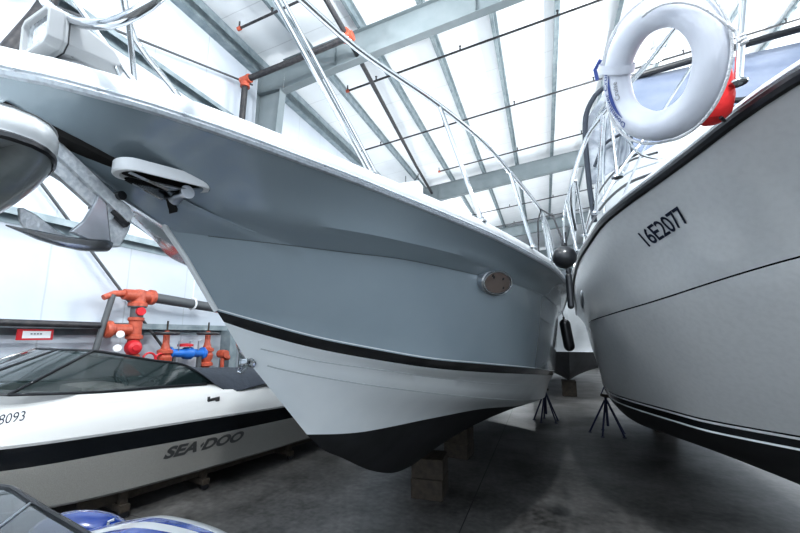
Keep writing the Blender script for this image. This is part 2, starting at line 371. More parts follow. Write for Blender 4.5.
# ------------------------------------------------------------------ hulls
def hull(parent, xc, curves, bands, N=70, pw=1.35, sub=3, bulge=None, dirsign=1, name='hull', mats=None):
    """curves: list (top to keel) of [(y,b,z)...] port half-breadths; bands: material index per strip"""
    R=[cr([(y,b,z) for y,b,z in c], N, pw) for c in curves]
    rows=[]; mis=[]
    for i in range(len(R)-1):
        n=sub if not isinstance(sub,list) else sub[i]
        for q in range(n):
            u=q/n; bl=bulge[i] if bulge else 0.
            rows.append([ (R[i][k].lerp(R[i+1][k],u)) + Vector((0,bl*math.sin(PI*u)*min(1,k/12),0)) for k in range(N)]); mis.append(bands[i])
    rows.append(R[-1])
    mb=MB()
    for s in (1,-1):
        mb.grid([[ (xc+s*max(p.y,0),p.x,p.z) for p in r] for r in rows], mis=mis)
    # transom
    for i in range(len(rows)-1):
        a,b=rows[i][-1],rows[i+1][-1]
        mb.add([(xc+a.y,a.x,a.z),(xc+b.y,b.x,b.z),(xc-b.y,b.x,b.z),(xc-a.y,a.x,a.z)],[(0,1,2,3)],mis[i],False)
    o=mb.build(name, mats, parent, ang=30)
    return o,R

# ============ grey cruiser (bow to camera, left of the aisle)
XC=-1.45
sheer=[(.44,0,2.60),(.465,.04,2.60),(.53,.098,2.598),(.59,.184,2.59),(.67,.270,2.58),(.77,.351,2.575),(.89,.426,2.57),(1.03,.506,2.565),(1.2,.60,2.555),(1.42,.705,2.55),(1.67,.838,2.53),(1.96,1.005,2.50),(2.47,1.215,2.48),(3.12,1.44,2.45),(3.6,1.56,2.44),(4.3,1.675,2.41),(5.2,1.73,2.38),(6.5,1.765,2.36),(8.5,1.78,2.33),(11,1.70,2.3)]
flare=[(.50,0,2.55),(.62,.05,2.518),(.80,.10,2.487),(1.0,.13,2.452),(1.12,.13,2.42),(1.2,.19,2.412),(1.32,.32,2.395),(1.55,.56,2.39),(1.82,.77,2.378),(2.46,1.07,2.37),(3.5,1.36,2.36),(4.7,1.585,2.34),(6.5,1.70,2.30),(8.5,1.73,2.28),(11,1.66,2.25)]
knuck=[(1.06,0,2.41),(1.145,0,2.336),(1.25,.045,2.334),(1.38,.155,2.332),(1.51,.27,2.331),(1.75,.46,2.329),(2.09,.71,2.331),(2.65,1.02,2.31),(3.16,1.22,2.304),(4.23,1.46,2.292),(6,1.64,2.27),(8.5,1.70,2.25),(11,1.63,2.22)]
strt=[(1.44,0,2.012),(1.59,.06,1.974),(1.87,.27,1.885),(2.13,.49,1.819),(2.46,.75,1.748),(2.98,.99,1.69),(3.88,1.28,1.60),(5.72,1.50,1.427),(8,1.58,1.25),(11,1.5,1.15)]
strb=[(1.49,0,1.962),(1.66,.06,1.91),(1.92,.245,1.827),(2.19,.455,1.76),(2.53,.72,1.69),(3.07,.955,1.624),(4.1,1.25,1.525),(5.99,1.47,1.35),(8,1.55,1.19),(11,1.48,1.1)]
upl=[(1.58,0,1.862),(1.79,.065,1.811),(2.02,.205,1.75),(2.4,.47,1.675),(2.81,.64,1.602),(3.8,.96,1.46),(5.18,1.24,1.298),(8,1.47,1.05),(11,1.42,.95)]
chin=[(1.655,0,1.782),(1.84,.045,1.722),(2.1,.165,1.654),(2.4,.36,1.58),(2.98,.595,1.467),(3.91,.85,1.31),(5.93,1.17,1.01),(8,1.38,.78),(11,1.34,.72)]
bnd=[(2.25,0,1.28),(2.5,.11,1.238),(2.74,.205,1.212),(3.5,.44,1.168),(4.77,.71,1.056),(6.1,1.03,.90),(8,1.30,.74),(11,1.30,.70)]
keel=[(2.25,0,1.278),(2.45,0,1.14),(2.71,0,1.02),(3.25,0,.77),(3.87,0,.57),(4.7,0,.47),(6,0,.45),(11,0,.45)]
cruiser=empty('grey_cruiser',(0,0,0),0,'large grey hulled motor cruiser with black waterline stripe, bow overhanging at left','boat')
pin=[ (y,b+(.002 if b else 0),z+.012) for y,b,z in strt]
pin2=[ (y,b+(.001 if b else 0),z+.006) for y,b,z in strt]
hull(cruiser, XC, [sheer,flare,knuck,pin,pin2,strt,strb,upl,chin,bnd,keel],[0,0,0,3,0,1,2,2,2,4],N=90,
     sub=[4,3,5,1,1,1,2,2,3,4], bulge=[-.02,0,.0,0,0,0,0,0,-.01,.03],
     mats=[M['grey_gel'],M['black_gloss'],M['lower_gel'],M['white_gel'],M['bottom_paint']])
S=cr(sheer,90,1.35)
def outline(off_b, off_z, pts=S):
    """sheer line moved inboard by off_b along its own normal and up by off_z; port rows then starboard"""
    out=[]
    for i,p in enumerate(pts):
        a=pts[max(i-1,0)]; b=pts[min(i+1,len(pts)-1)]; t=Vector((b.x-a.x,b.y-a.y)); 
        if i==0: t=Vector((0,1))
        t.normalize(); n=Vector((t.y,-t.x))      # points forward-inboard side
        n=Vector((t.y,-t.x)); 
        y=p.x+n.x*off_b; bb=max(p.y+n.y*off_b,0.)
        out.append(Vector((y,bb,p.z+off_z)))
    return out
def strip(mb, A, B, xc, mi=0):
    for s in (1,-1): mb.grid([[(xc+s*p.y,p.x,p.z) for p in A],[(xc+s*p.y,p.x,p.z) for p in B]],mi)
# cross-section of gunwale: rub rail then rounded cap then deck
def ring(profile, xc, pts, mats_i):
    mb=MB(); L=[outline(b,z,pts) for b,z in profile]
    for i in range(len(L)-1): strip(mb,L[i],L[i+1],xc,mats_i[i])
    return mb
ring([(0,-.004),(-.014,-.002),(-.02,.008),(-.014,.017),(-.018,.022),(-.012,.031),(0.0,.034)],XC,S,[0,0,1,0,0,0]).build('rub_rail',[M['rail_grey'],M['steel_dull']],cruiser)
ring([(0,.03),(-.004,.045),(.0,.07),(.022,.10),(.07,.112),(.10,.112),(.14,.10)],XC,S,[0]*6).build('gunwale',M['deck_white'],cruiser)
# screws along the rub rail
mb=MB(); L=outline(-.016,.018)
for i in range(4,80,3): 
    p=L[i]; mb.lathe([(0,-.002),(.004,-.001),(.0045,.003)],(XC+p.y,p.x,p.z),(1,-.5,0),n=8)
o=mb.build('rail_screw',M['steel'],cruiser); o['kind']='stuff'
# cambered deck
mb=MB(); In=outline(.14,.10); rows=[]
for u in (1,.8,.6,.4,.2,0,-.2,-.4,-.6,-.8,-1):
    rows.append([(XC+p.y*u,p.x,p.z+.0+.05*min(1,p.y/.8)*(1-u*u)) for p in In])
mb.grid(rows).build('deck',M['deck_white'],cruiser)
# raised fore-cabin bulge
mb=MB(); rows=[]
for i in range(15):
    u=i/14; y=2.6+3.8*u; w=.98*math.sin(PI*min(.5,.12+u*.5))*(1.0)+.18*u; h=.20*math.sin(min(PI/2,u*2.2+.25))+.0
    rows.append([(XC+.22+w*math.cos(a)*.95,y,2.55+h*math.sin(a)**.6 if math.sin(a)>0 else 2.55) for a in [PI*k/16 for k in range(17)]])
mb.grid(rows).build('cabin_top',M['deck_white'],cruiser)
# stem shoe: bright strip on the stem edge
mb=MB(); mb.tube([(XC,1.10,2.40),(XC,1.14,2.33),(XC,1.24,2.235),(XC,1.435,2.015)],.012,n=8); mb.build('stem_band',M['white_gel'],cruiser)
# bow rail
TOP=[(-1.12,1.05,3.48),(-.99,1.20,3.42),(-.83,1.62,3.37),(-.53,2.16,3.30),(-.33,2.65,3.26),(-.19,3.10,3.20),(-.05,3.55,3.13),(.04,3.9,3.08),(.12,4.35,2.90),(.165,4.75,2.50)]
rail=MB().tube(cr(TOP,40),.0165,n=12).build('bow_rail',M['steel'],cruiser)
STB=[(2*XC-x,y,z) for x,y,z in TOP]
MB().tube(cr(STB,40),.0165,n=12).build('bow_rail',M['steel'],cruiser)
for a,b in (((-.72,1.57,2.64),(-1.06,1.12,3.45)),((-.32,2.32,2.58),(-.53,2.16,3.30)),((-.045,2.98,2.54),(-.19,3.10,3.20)),((.075,3.5,2.52),(.04,3.9,3.08)),((.12,4.0,2.5),(.045,3.92,3.06))):
    for s in (1,0):
        A_=a if s else (2*XC-a[0],a[1],a[2]); B_=b if s else (2*XC-b[0],b[1],b[2])
        st=MB().tube([A_,B_],.0135,n=10).build('stanchion',M['steel'],cruiser)
        MB().lathe([(0,0),(.032,0),(.03,.008),(.016,.02),(.014,.03)],(A_[0],A_[1],A_[2]-.004),n=14).build('stanchion_base',M['steel'],st)
MB().tube([(-.70,1.60,2.64),(-1.03,1.15,3.45)],.008,n=8).build('stanchion',M['steel'],cruiser)
# pulpit loop of the rail, low over the pulpit
loop=cr([(-1.12,1.05,3.48),(-.99,.78,3.12),(-.935,.66,2.86),(-.955,.63,2.785),(-1.03,.62,2.755),(-1.12,.62,2.765),(-1.28,.63,2.835),(-1.48,.64,2.985),(-1.62,.7,3.2),(-1.78,1.05,3.48)],50)
MB().tube(loop,.015,n=12).build('pulpit_rail',M['steel'],cruiser)
MB().tube([(-1.45,.70,3.035),(-1.335,.77,2.855),(-1.185,.83,2.655)],.0085,n=10).build('stanchion',M['steel'],cruiser)
MB().tube([(-1.325,.765,2.84),(-1.225,.775,2.665)],.006,n=10).build('stanchion',M['steel'],cruiser)
# searchlight on the pulpit
sl=MB()
def P3(x,y,z): return (x,y,z)
slt=empty('searchlight',(-1.37,.68,2.715)); slt.parent=cruiser; slt.scale=(.88,.88,.88)
R=Matrix.Rotation(math.radians(84),3,'Z')@Matrix.Rotation(math.radians(-3),3,'Y')
def rb(v): return R@Vector(v)
# housing: long face looks to the left (-x), body tapers to the right
fr=[(-.085,-.075,.035),(-.085,.085,.035),(-.085,.085,.155),(-.085,-.075,.155)]
def rect(x,y0,y1,z0,z1,c=.02): return [(x,y0+c,z0),(x,y1-c,z0),(x,y1,z0+c),(x,y1,z1-c),(x,y1-c,z1),(x,y0+c,z1),(x,y0,z1-c),(x,y0,z0+c)]
rows=[[rb(p) for p in rect(x,y0,y1,z0,z1,c)] for x,y0,y1,z0,z1,c in ((-.075,-.075,.085,.05,.15,.01),(-.10,-.08,.09,.045,.155,.012),(-.10,-.095,.105,.03,.17,.02),(-.06,-.10,.11,.025,.178,.025),(-.055,-.097,.107,.028,.175,.025),(-.05,-.10,.11,.025,.178,.025),(.10,-.09,.10,.04,.15,.03),(.15,-.07,.08,.055,.12,.03),(.155,-.03,.04,.07,.10,.01))]
MB().grid(rows,closed=True,smooth=False).build('housing',M['lamp_white'],slt,bev=.004)
MB().prism([rb(p) for p in rect(-.085,-.078,.088,.047,.153,.012)],rb((.008,0,0))).build('lens',M['lens'],slt)
MB().tube([rb(p) for p in rect(-.045,-.101,.111,.024,.179,.026)],.0022,n=6,closed=True).build('seam',M['rubber'],slt)
MB().lathe([(.0,-.05),(.07,-.05),(.068,0),(.045,.015),(.04,.035),(.05,.05),(0,.05)],(0.02,0,-.005),n=20).build('swivel_base',M['lamp_white'],slt)
mb=MB()
for k in range(7):
    a=-2.2+k*.28; mb.lathe([(0,0),(.004,0),(.004,.003)],(0.02+.055*math.cos(a),.055*math.sin(a),.03),(math.cos(a),math.sin(a),0),n=6)
mb.build('screw',M['chrome_dark'],slt)
# deck light / horn beside it
MB().tube([(-1.31,.64,2.67),(-1.31,.64,2.70),(-1.30,.65,2.71),(-1.285,.66,2.70),(-1.285,.66,2.67)],.006,n=8).build('cleat',M['steel'],cruiser)
# fine moulded lines along the hull: styling crease and two spray rails
M['crease'] = mat('moulded_crease', (.10,.125,.14), .5); M['crease2'] = mat('spray_rail_edge', (.42,.45,.46), .5)
for c_,r_,m_,k0 in ((knuck,.0028,'crease',6),(upl,.0032,'crease2',4),(chin,.0036,'crease2',4)):
    P_=cr(c_,90,1.35)
    for s_ in (1,-1): MB().tube([(XC+s_*(p.y+.0005),p.x,p.z) for p in P_[k0:]],r_,n=6).build('spray_rail' if m_=='crease2' else 'styling_crease',M[m_],cruiser)
# porthole
u=Vector((.36,.93,.02)).normalized(); n=Vector((.88,-.36,-.34)).normalized(); v=u.cross(n).normalized(); n=v.cross(u); n=-n if n.x<0 else n
pc=Vector((XC+1.115,2.885,2.285))+n*.024
def ell(a,b,off,k=36): return [pc+u*a*math.cos(2*PI*i/k)*(1)+v*b*math.sin(2*PI*i/k)+n*off for i in range(k)]
mb=MB(); mb.grid([ell(.215,.090,-.03),ell(.222,.096,.012),ell(.212,.088,.02),ell(.195,.078,.016),ell(.188,.073,-.0)],closed=True)
po=mb.build('porthole',M['steel_dull'],cruiser)
k=36; mb=MB(); e=ell(.190,.075,.019); mb.add(e,[tuple(range(k))]); mb.build('deadlight',M['brown_cover'],po)
mb=MB()
for a,b in ((-.08,-.035),(.06,-.035),(.10,.03),(-.10,-.045)):
    c=pc+u*a+v*b+n*.020; mb.lathe([(0,.006),(.008,.004),(.01,0)],c,n,n=10)
mb.build('screw',M['rubber'],po)
MB().tube(ell(.205,.084,.022),.0075,closed=True,n=8).build('bezel',M['steel'],po)
# bow eye on the stem
mb=MB(); mb.lathe([(0,0),(.03,0),(.03,.01),(.02,.014)],(XC,1.70,1.76),(0,-.75,-.5),n=14)
mb.tube([(XC-.03,1.69,1.755),(XC-.035,1.66,1.73),(XC-.02,1.635,1.715),(XC,1.63,1.71),(XC+.0,1.66,1.73)],.008,n=8); mb.box((XC-.02,1.675,1.765),(.05,.03,.035),bev=.008)
mb.build('bow_eye',M['steel'],cruiser)

# anchor chute: oval stainless-edged plate under the pulpit, dark slot, roller
ch=empty('anchor_chute',(-1.262,.965,2.464)); ch.parent=cruiser
def caps(L,W,k=10):
    o=[]
    for i in range(k+1): a=-PI/2+PI*i/k; o.append((L/2-W/2+W/2*math.cos(a),W/2*math.sin(a)))
    for i in range(k+1): a=PI/2+PI*i/k; o.append((-L/2+W/2+W/2*math.cos(a),W/2*math.sin(a)))
    return o
du=Vector((.20,.98,.09)).normalized(); dn=Vector((.10,-.06,-.98)).normalized(); dv=dn.cross(du).normalized()
mb=MB(); cp1=caps(.33,.10)
rows=[[du*a*s+dv*b*s+dn*h for a,b in cp1] for s,h in ((1.0,-.02),(1.0,.018),(.97,.024),(.86,.024),(.84,.004))]
mb.grid(rows,closed=True).build('rim',M['white'],ch)
MB().add([du*a*.86+dv*b*.86+dn*.01 for a,b in cp1],[tuple(range(len(cp1)))],0,False).build('plate',M['dark_slot'],ch)
mb=MB()
mb.prism([du*.13+dn*.015,du*.0+dn*.06+dv*.02,du*-.12+dn*.018,du*-.10+dn*.012],dv*.02)
mb.prism([du*.13+dn*.015-dv*.05,du*.02+dn*.07-dv*.05,du*-.12+dn*.02-dv*.05,du*-.10+dn*.012-dv*.05],dv*.01)
mb.build('cheek',M['steel'],ch)
MB().lathe([(0,-.045),(.026,-.045),(.012,0),(.026,.045),(0,.045)],du*.07+dn*.05-dv*.015,dv,n=18).build('roller',M['steel_dull'],ch)
cw_=MB(); rows=[]
for y_,x0_,x1_,z0_,z1_ in ((.56,-.02,.06,2.520,2.530),(.70,-.03,.10,2.480,2.495),(.88,-.03,.13,2.455,2.465),(1.03,-.02,.14,2.415,2.425),(1.10,-.01,.10,2.375,2.385)):
    rows.append([(XC+x0_,y_,z0_),(XC+x1_,y_,z1_),(XC+x1_,y_,z1_+.02),(XC+x0_,y_,z0_+.02)])
o=cw_.grid(rows,closed=True,smooth=False).build('channel',M['dark_slot'],cruiser)

# ============ anchor stowed in the chute
an=empty('anchor',(XC+.02,.8,2.338),0,'galvanised claw anchor with polished curved flukes hanging under the grey bow','anchor')
AL=Vector((XC,.8,2.35))
def pan(ps,x): return [Vector((x,y,z))-AL for y,z in ps]
# shank: box bar sloping down from the chute
a0=Vector((-1.43,.615,2.535)); a1=Vector((-1.43,.95,2.33)); d=(a1-a0); L_=d.length; ang=math.atan2(d.z,d.y)
Rz=Matrix.Rotation(ang,3,'X')
mb=MB(); mb.box((a0+a1)/2-AL,(.05,L_,.042),rot=Rz,bev=.006); mb.box((a0+a1)/2-AL+Vector((0,-.02,-.03)),(.02,L_*.8,.05),rot=Rz,bev=.004)
mb.build('shank',M['galv'],an)
AL=Vector((XC+.02,.8,2.338))
mb=MB(); mb.prism(pan([(.879,2.383),(.913,2.388),(.96,2.369),(.971,2.333),(.966,2.282),(.942,2.212),(.908,2.205),(.887,2.262),(.872,2.33)],-1.415),(-.05,0,0))
mb.build('crown',M['galv'],an,bev=.006)
mb=MB(); rows=[]
side=[(.621,2.207,.003,.0,.002),(.66,2.205,.018,.004,.006),(.70,2.202,.030,.008,.011),(.76,2.20,.042,.010,.015),(.82,2.204,.052,.012,.019),(.87,2.212,.050,.012,.020),(.90,2.213,.030,.010,.016),(.908,2.213,.01,.004,.008)]
for y,z,w,sag,hh in side:
    rows.append([Vector((-1.42+w*math.cos(a)*.9, y, z-sag*(1-math.cos(a)**2)+hh*math.sin(a)))-AL for a in [2*PI*k/16 for k in range(16)]])
mb.grid(rows,closed=True).build('fluke',M['fluke'],an)
mb=MB(); mb.prism(pan([(.765,2.222),(.800,2.270),(.823,2.336),(.838,2.402),(.848,2.405),(.862,2.359),(.877,2.292),(.896,2.21),(.853,2.201)],-1.393),(-.014,0,0)); mb.build('fluke_fin',M['fluke'],an,bev=.005)
mb=MB(); mb.prism(pan([(.683,2.289),(.695,2.293),(.731,2.281),(.786,2.248),(.84,2.225),(.708,2.228),(.692,2.25)],-1.51),(-.012,0,0)); mb.build('fluke',M['galv'],an,bev=.004)
mb=MB(); mb.lathe([(0,-.03),(.016,-.03),(.016,.03),(0,.03)],Vector((-1.40,.895,2.385))-AL,(1,0,0),n=14); mb.lathe([(0,-.05),(.028,-.05),(.028,.0),(0,.0)],Vector((-1.405,.868,2.34))-AL,(1,0,0),n=14)
mb.box(Vector((-1.40,.915,2.31))-AL,(.02,.07,.02),rot=Matrix.Rotation(-.6,3,'X')); mb.build('swivel_pin',M['rubber'],an)

# ============ fenders
def fender_ball(name,c,r,label,rope):
    f=empty(name,c,0,label,'fender')
    MB().lathe([(r*math.sin(PI*k/16)*(1 if k<15 else 1),-r*math.cos(PI*k/16)) for k in range(17)]+[(r*.22,r*1.02),(r*.2,r*1.25),(0,r*1.25)],(0,0,0),n=28).build('ball',M['rubber'],f)
    mb=MB()
    for pts in rope: mb.tube([Vector(p)-Vector(c) for p in pts],.007,n=8)
    mb.build('rope',M['rope_dark'],f)
fender_ball('ball_fender',(.165,2.98,2.45),.082,'round black ball fender hanging between the two big bows',
   [[(.165,2.98,2.55),(.12,3.3,2.85),(.035,3.85,3.09)],[(.035,3.85,3.09),(.0,3.78,2.95),(-.01,3.7,2.56)]])
def fender(name,c,r,h,label,tilt=0):
    f=empty(name,c,0,label,'fender')
    prof=[(0,-h/2)]+[(r*math.sin(a),-h/2+r*(1-math.cos(a))) for a in [PI/2*k/6 for k in range(1,7)]]+[(r*math.cos(a),h/2-r+r*math.sin(a)) for a in [PI/2*k/6 for k in range(0,6)]]+[(.02,h/2),(.02,h/2+.04),(0,h/2+.04)]
    MB().lathe(prof,(0,0,0),n=20).build('body',M['rubber'],f)
    f.rotation_euler=(0,tilt,0)
    MB().tube([(0,0,h/2+.02),(0,0,h/2+.35)],.007,n=6).build('rope',M['rope_dark'],f)
fender('cylinder_fender',(.215,3.5,2.26),.026,.30,'black fender wedged in the gap just under the ball fender')
fender('cylinder_fender',(.40,8.3,1.90),.10,.62,'tall black fender against the white bow down the gap',tilt=-.12)

# ============ right boat (pale hull)
XR2=2.15
r_sheer=[(.35,0,3.0),(.42,.2,2.99),(.75,.4,2.98),(1.2,.65,2.965),(1.6,.88,2.955),(1.97,1.08,2.95),(2.13,1.20,2.91),(2.49,1.33,2.87),(2.74,1.43,2.84),(2.98,1.56,2.79),(3.3,1.665,2.75),(3.75,1.725,2.70),(4.3,1.765,2.66),(5,1.77,2.60),(6,1.73,2.52),(7.5,1.61,2.45),(11,1.35,2.4)]
r_crease=[(1.15,0,2.40),(1.6,.28,2.38),(2.1,.60,2.35),(2.55,.90,2.30),(2.8,1.10,2.245),(3.37,1.35,2.16),(4.06,1.55,2.10),(5.15,1.64,2.06),(7,1.46,2.02),(11,1.15,1.98)]
r_str=[(2.5,0,1.36),(3.0,.28,1.27),(3.6,.55,1.22),(4.03,.95,1.22),(4.28,1.10,1.23),(5.27,1.35,1.20),(5.95,1.42,1.19),(8,1.24,1.17),(11,.95,1.15)]
def dz(c,d,db=0): return [(y+ (0 if b else d*-.6),max(0,b+db*(1 if b else 0)),z+d) for y,b,z in c]
r_chine=[(3.2,0,1.0),(3.6,.25,.95),(4.1,.52,.90),(5.0,.92,.86),(5.6,1.15,.85),(7,1.17,.80),(9.3,1.04,.74),(11,.9,.74)]
r_keel=[(3.2,0,.99),(3.8,0,.76),(4.5,0,.58),(5.5,0,.50),(8,0,.46),(11,0,.46)]
rb2=empty('cabin_cruiser',(0,0,0),0,'pale white hulled cabin cruiser with black rub rail and lettering, filling the right side','boat')
rc2=dz(r_crease,-.009,-.006)
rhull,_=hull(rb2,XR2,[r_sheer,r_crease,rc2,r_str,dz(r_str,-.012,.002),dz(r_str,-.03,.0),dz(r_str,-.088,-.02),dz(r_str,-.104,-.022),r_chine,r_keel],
     [0,1,4,1,0,1,2,3,3],N=90,sub=[6,1,6,1,1,2,1,2,3],bulge=[-.05,0,.02,0,0,0,0,0,.0],mats=[M['pale_gel'],M['black_gloss'],M['lower_gel'],M['bottom_paint'],M['pale_gel_bounce']])
RS=cr(r_sheer,90,1.35)
ring([(0,-.012),(-.02,-.006),(-.034,.014),(-.034,.034),(-.02,.052),(0,.056)],XR2,RS,[0]*5).build('rub_rail',M['rubber'],rb2)
ring([(-.012,.052),(-.018,.062),(-.012,.072),(0.0,.074)],XR2,RS,[0]*3).build('rail_insert',M['steel_dull'],rb2)
ring([(0,.072),(.0,.085),(.02,.105),(.06,.11),(.12,.095)],XR2,RS,[0]*4).build('gunwale',M['white_gel'],rb2)
mb=MB(); In=outline(.12,.095,RS); rows=[]
for u_ in (1,.8,.6,.4,.2,0,-.2,-.4,-.6,-.8,-1): rows.append([(XR2+p.y*u_,p.x,p.z+.07*min(1,p.y/.8)*(1-u_*u_)) for p in In])
mb.grid(rows).build('deck',M['deck_white'],rb2)
# hull-side fittings (two oval ports near the widest beam)
for y_,z_ in ((6.0,2.25),(5.6,2.12)):
    pass
mb=MB(); mb.lathe([(0,0),(.10,0),(.11,-.012),(.09,-.02),(.0,-.014)],(XR2-1.70,5.1,2.32),(1,.02,0),n=24); mb.build('porthole',M['steel_dull'],rb2)
# bow rails
def rtube(pts,r,name='bow_rail',n=40,m='steel'): return MB().tube(cr(pts,n),r,n=12).build(name,M[m],rb2)
rtube([(1.35,1.3,3.78),(1.12,1.75,3.76),(.92,2.2,3.72),(.74,2.6,3.62),(.60,2.95,3.60),(.50,3.05,3.52),(.40,3.15,3.42),(.30,3.2,3.18),(.255,3.25,2.98),(.30,3.6,2.80)],.017)
rtube([(.52,2.95,3.58),(.42,3.4,3.5),(.34,4.2,3.42),(.29,4.9,3.2),(.32,5.2,2.72)],.013)
for a,b in (((.865,1.97,2.99),(.99,1.95,3.76)),((.50,2.72,2.90),(.53,2.9,3.60)),((.43,3.3,2.84),(.50,3.04,3.52)),((.40,3.85,2.8),(.30,3.2,3.1)),((.36,4.6,2.74),(.36,4.0,3.44)),((.36,4.3,2.75),(.30,4.5,3.35))):
    st=MB().tube([a,b],.0165 if a[1]<2.5 else .012,n=12).build('stanchion',M['steel'],rb2)
    MB().lathe([(0,0),(.035,0),(.033,.01),(.018,.022)],a,n=14).build('stanchion_base',M['steel'],st)
for pts in ([(.60,3.3,2.9),(.80,2.8,3.32),(1.02,2.5,3.62)],[(.52,2.75,3.4),(.62,2.7,3.05),(.78,2.72,2.97)],[(.47,3.2,2.9),(.66,3.25,3.2),(.98,3.1,3.55)]):
    MB().tube(cr(pts,16),.008,n=10).build('grab_rail',M['steel'],rb2)
# cabin trunk and windshield, hardtop
def loftx(secs,m,name,parent=rb2,**k): return MB().grid(secs,closed=True,smooth=False).build(name,m,parent,**k)
def sec(y,x0,x1,z0,z1,tl=.1): return [(x0,y,z0),(x1,y,z0),(x1-tl,y,z1),(x0+tl,y,z1)]
mb=MB(); mb.add(sec(2.95,1.05,3.25,2.85,3.02,.1)+sec(3.5,.80,3.5,2.78,3.55,.34)+sec(4.5,.62,3.68,2.7,3.76,.34)+sec(5.6,.60,3.7,2.7,3.95,.16)+sec(8.5,.70,3.6,2.6,3.95,.16),
  [(0,1,2,3),(16,17,18,19)]+[(4*q+i,4*q+(i+1)%4,4*q+4+(i+1)%4,4*q+4+i) for q in range(4) for i in range(4)],0,False)
mb.build('cabin_trunk',M['deck_white'],rb2,bev=.05)
# moulded accent grooves on the trunk side
for dz_ in (0,.10,.2):
    MB().tube(cr([(.93,3.45,3.18+dz_*.8),(.80,3.9,3.27+dz_),(.70,4.6,3.32+dz_),(.635+dz_*.15,5.5,3.30+dz_),(.66+dz_*.1,6.5,3.28+dz_)],20),.010 if dz_ else .014,n=8).build('accent_groove',M['rubber'] if dz_!=.1 else M['rail_grey'],rb2)
mb=MB()
for y_ in (3.98,4.16): mb.lathe([(0,-.02),(.04,-.02),(.042,.01),(.02,.014),(.0,-.0)],(.80,y_,3.47),(-1,-.3,.4),n=16)
mb.build('vent',M['steel_dull'],rb2)
# windshield glass, frame and canvas enclosure
def quad(name,ps,m,parent=rb2,th=.012):
    a=[Vector(p) for p in ps]; nrm=(a[1]-a[0]).cross(a[2]-a[0]).normalized()
    return MB().prism(a,nrm*th).build(name,m,parent)
quad('windshield',[(1.0,4.5,3.76),(3.4,4.5,3.8),(3.3,5.2,5.15),(1.19,5.2,5.08)],M['vinyl_win'])
quad('side_window',[(.97,4.5,3.74),(1.17,5.2,5.06),(1.15,7.0,5.05),(.84,7.0,3.9)],M['canvas_grey'])
MB().tube([(.98,4.48,3.77),(1.7,4.46,3.80),(3.4,4.48,3.84)],.02,n=8).build('windshield_frame',M['rubber'],rb2)
MB().prism([(.66,5.3,3.80),(.68,5.3,4.7),(.96,5.3,5.10),(1.20,5.3,5.12),(1.28,5.3,4.5),(1.30,5.3,3.9)],(0,.012,0)).build('enclosure_panel',M['canvas_grey'],rb2)
MB().tube(cr([(.67,5.28,3.3),(.645,5.28,3.9),(.67,5.28,4.7),(.80,5.28,5.0),(.98,5.26,5.13)],20),.032,n=10).build('canopy_edge',M['canvas'],rb2)
MB().tube(cr([(.72,5.25,4.02),(.85,5.22,4.28),(1.05,5.2,4.38),(1.2,5.18,4.42)],14),.018,n=8).build('canopy_seam',M['canvas'],rb2)
MB().tube(cr([(.74,5.0,3.2),(.78,5.0,3.9),(.90,5.0,4.7),(1.05,5.0,5.0)],16),.016,n=10).build('canopy_frame',M['steel'],rb2)
MB().tube(cr([(1.19,5.18,5.10),(2.1,5.05,5.13),(2.8,5.0,5.18),(3.6,5.0,5.2)],16),.04,n=10).build('hardtop_edge',M['rubber'],rb2)
MB().tube(cr([(1.75,4.6,4.42),(1.95,4.55,4.24),(2.3,4.6,4.30),(2.9,4.7,4.40)],16),.03,n=10).build('canopy_strap',M['rubber'],rb2)
MB().tube(cr([(1.72,4.6,4.30),(1.92,4.5,4.14),(2.3,4.6,4.22)],16),.022,n=10).build('canopy_strap',M['rubber'],rb2)
# registration lettering on the flare
decal('16E2077',[(.725,3.15,2.508),(.885,2.775,2.590),(.82,2.775,2.692),(.645,3.12,2.600)],M['ink'],rb2,rhull,bold=.012,spacing=.95)

# ============ life ring
lr=empty('life_ring',(.515,1.76,2.995),0,'white life ring hung on the right boat rail, bright lamp seen through it','life ring')
TR=.056; nr=Vector((.84,.47,.30)).normalized(); ur=Vector((0,0,1)); ur=(ur-nr*ur.dot(nr)).normalized(); wr=nr.cross(ur)
def torus(Rm,r,h,k1=64,k2=20,fl=1.15):
    rows=[]
    for i in range(k1+1):
        a=2*PI*i/k1; dd=wr*math.cos(a)+ur*math.sin(a)
        rr=r*(1+.02*math.sin(7*a))
        rows.append([dd*(Rm+rr*math.cos(b)*fl)+nr*rr*math.sin(b)*.9 for b in [2*PI*j/k2 for j in range(k2)]])
    return rows
MB().grid(torus(.222,TR,0),closed=True).build('ring_body',M['ring'],lr)
# grab line looping round the outside, held by bands
pts=[]
for i in range(65):
    a=2*PI*i/64; dd=wr*math.cos(a)+ur*math.sin(a); bow=abs(math.sin(2*a+.6)); pts.append(dd*(.292+.010*bow)-nr*(.0+.015*bow))
MB().tube(pts,.006,n=8).build('grab_line',M['rope'],lr)
rowp=[]
for i in range(14):
    t=i/13; a=1.15-1.5*t; dd=wr*math.cos(a)+ur*math.sin(a); rr=.215+.11*t; lift=-.072*math.sqrt(max(0,1-((rr-.232)/.085)**2)) if abs(rr-.232)<.085 else -.01
    rowp.append(dd*rr+nr*(lift-.006))
MB().tube(rowp,.0055,n=8).build('grab_line',M['rope'],lr)
for a in (2.45,):
    dd=wr*math.cos(a)+ur*math.sin(a); tt=-wr*math.sin(a)+ur*math.cos(a)
    mb=MB(); rws=[]
    for s in (-.018,.018): rws.append([dd*(.232+.086*math.cos(b))+nr*.068*math.sin(b)+tt*s for b in [2*PI*j/20 for j in range(20)]])
    mb.grid(rws,closed=True).build('band',M['ring'],lr)
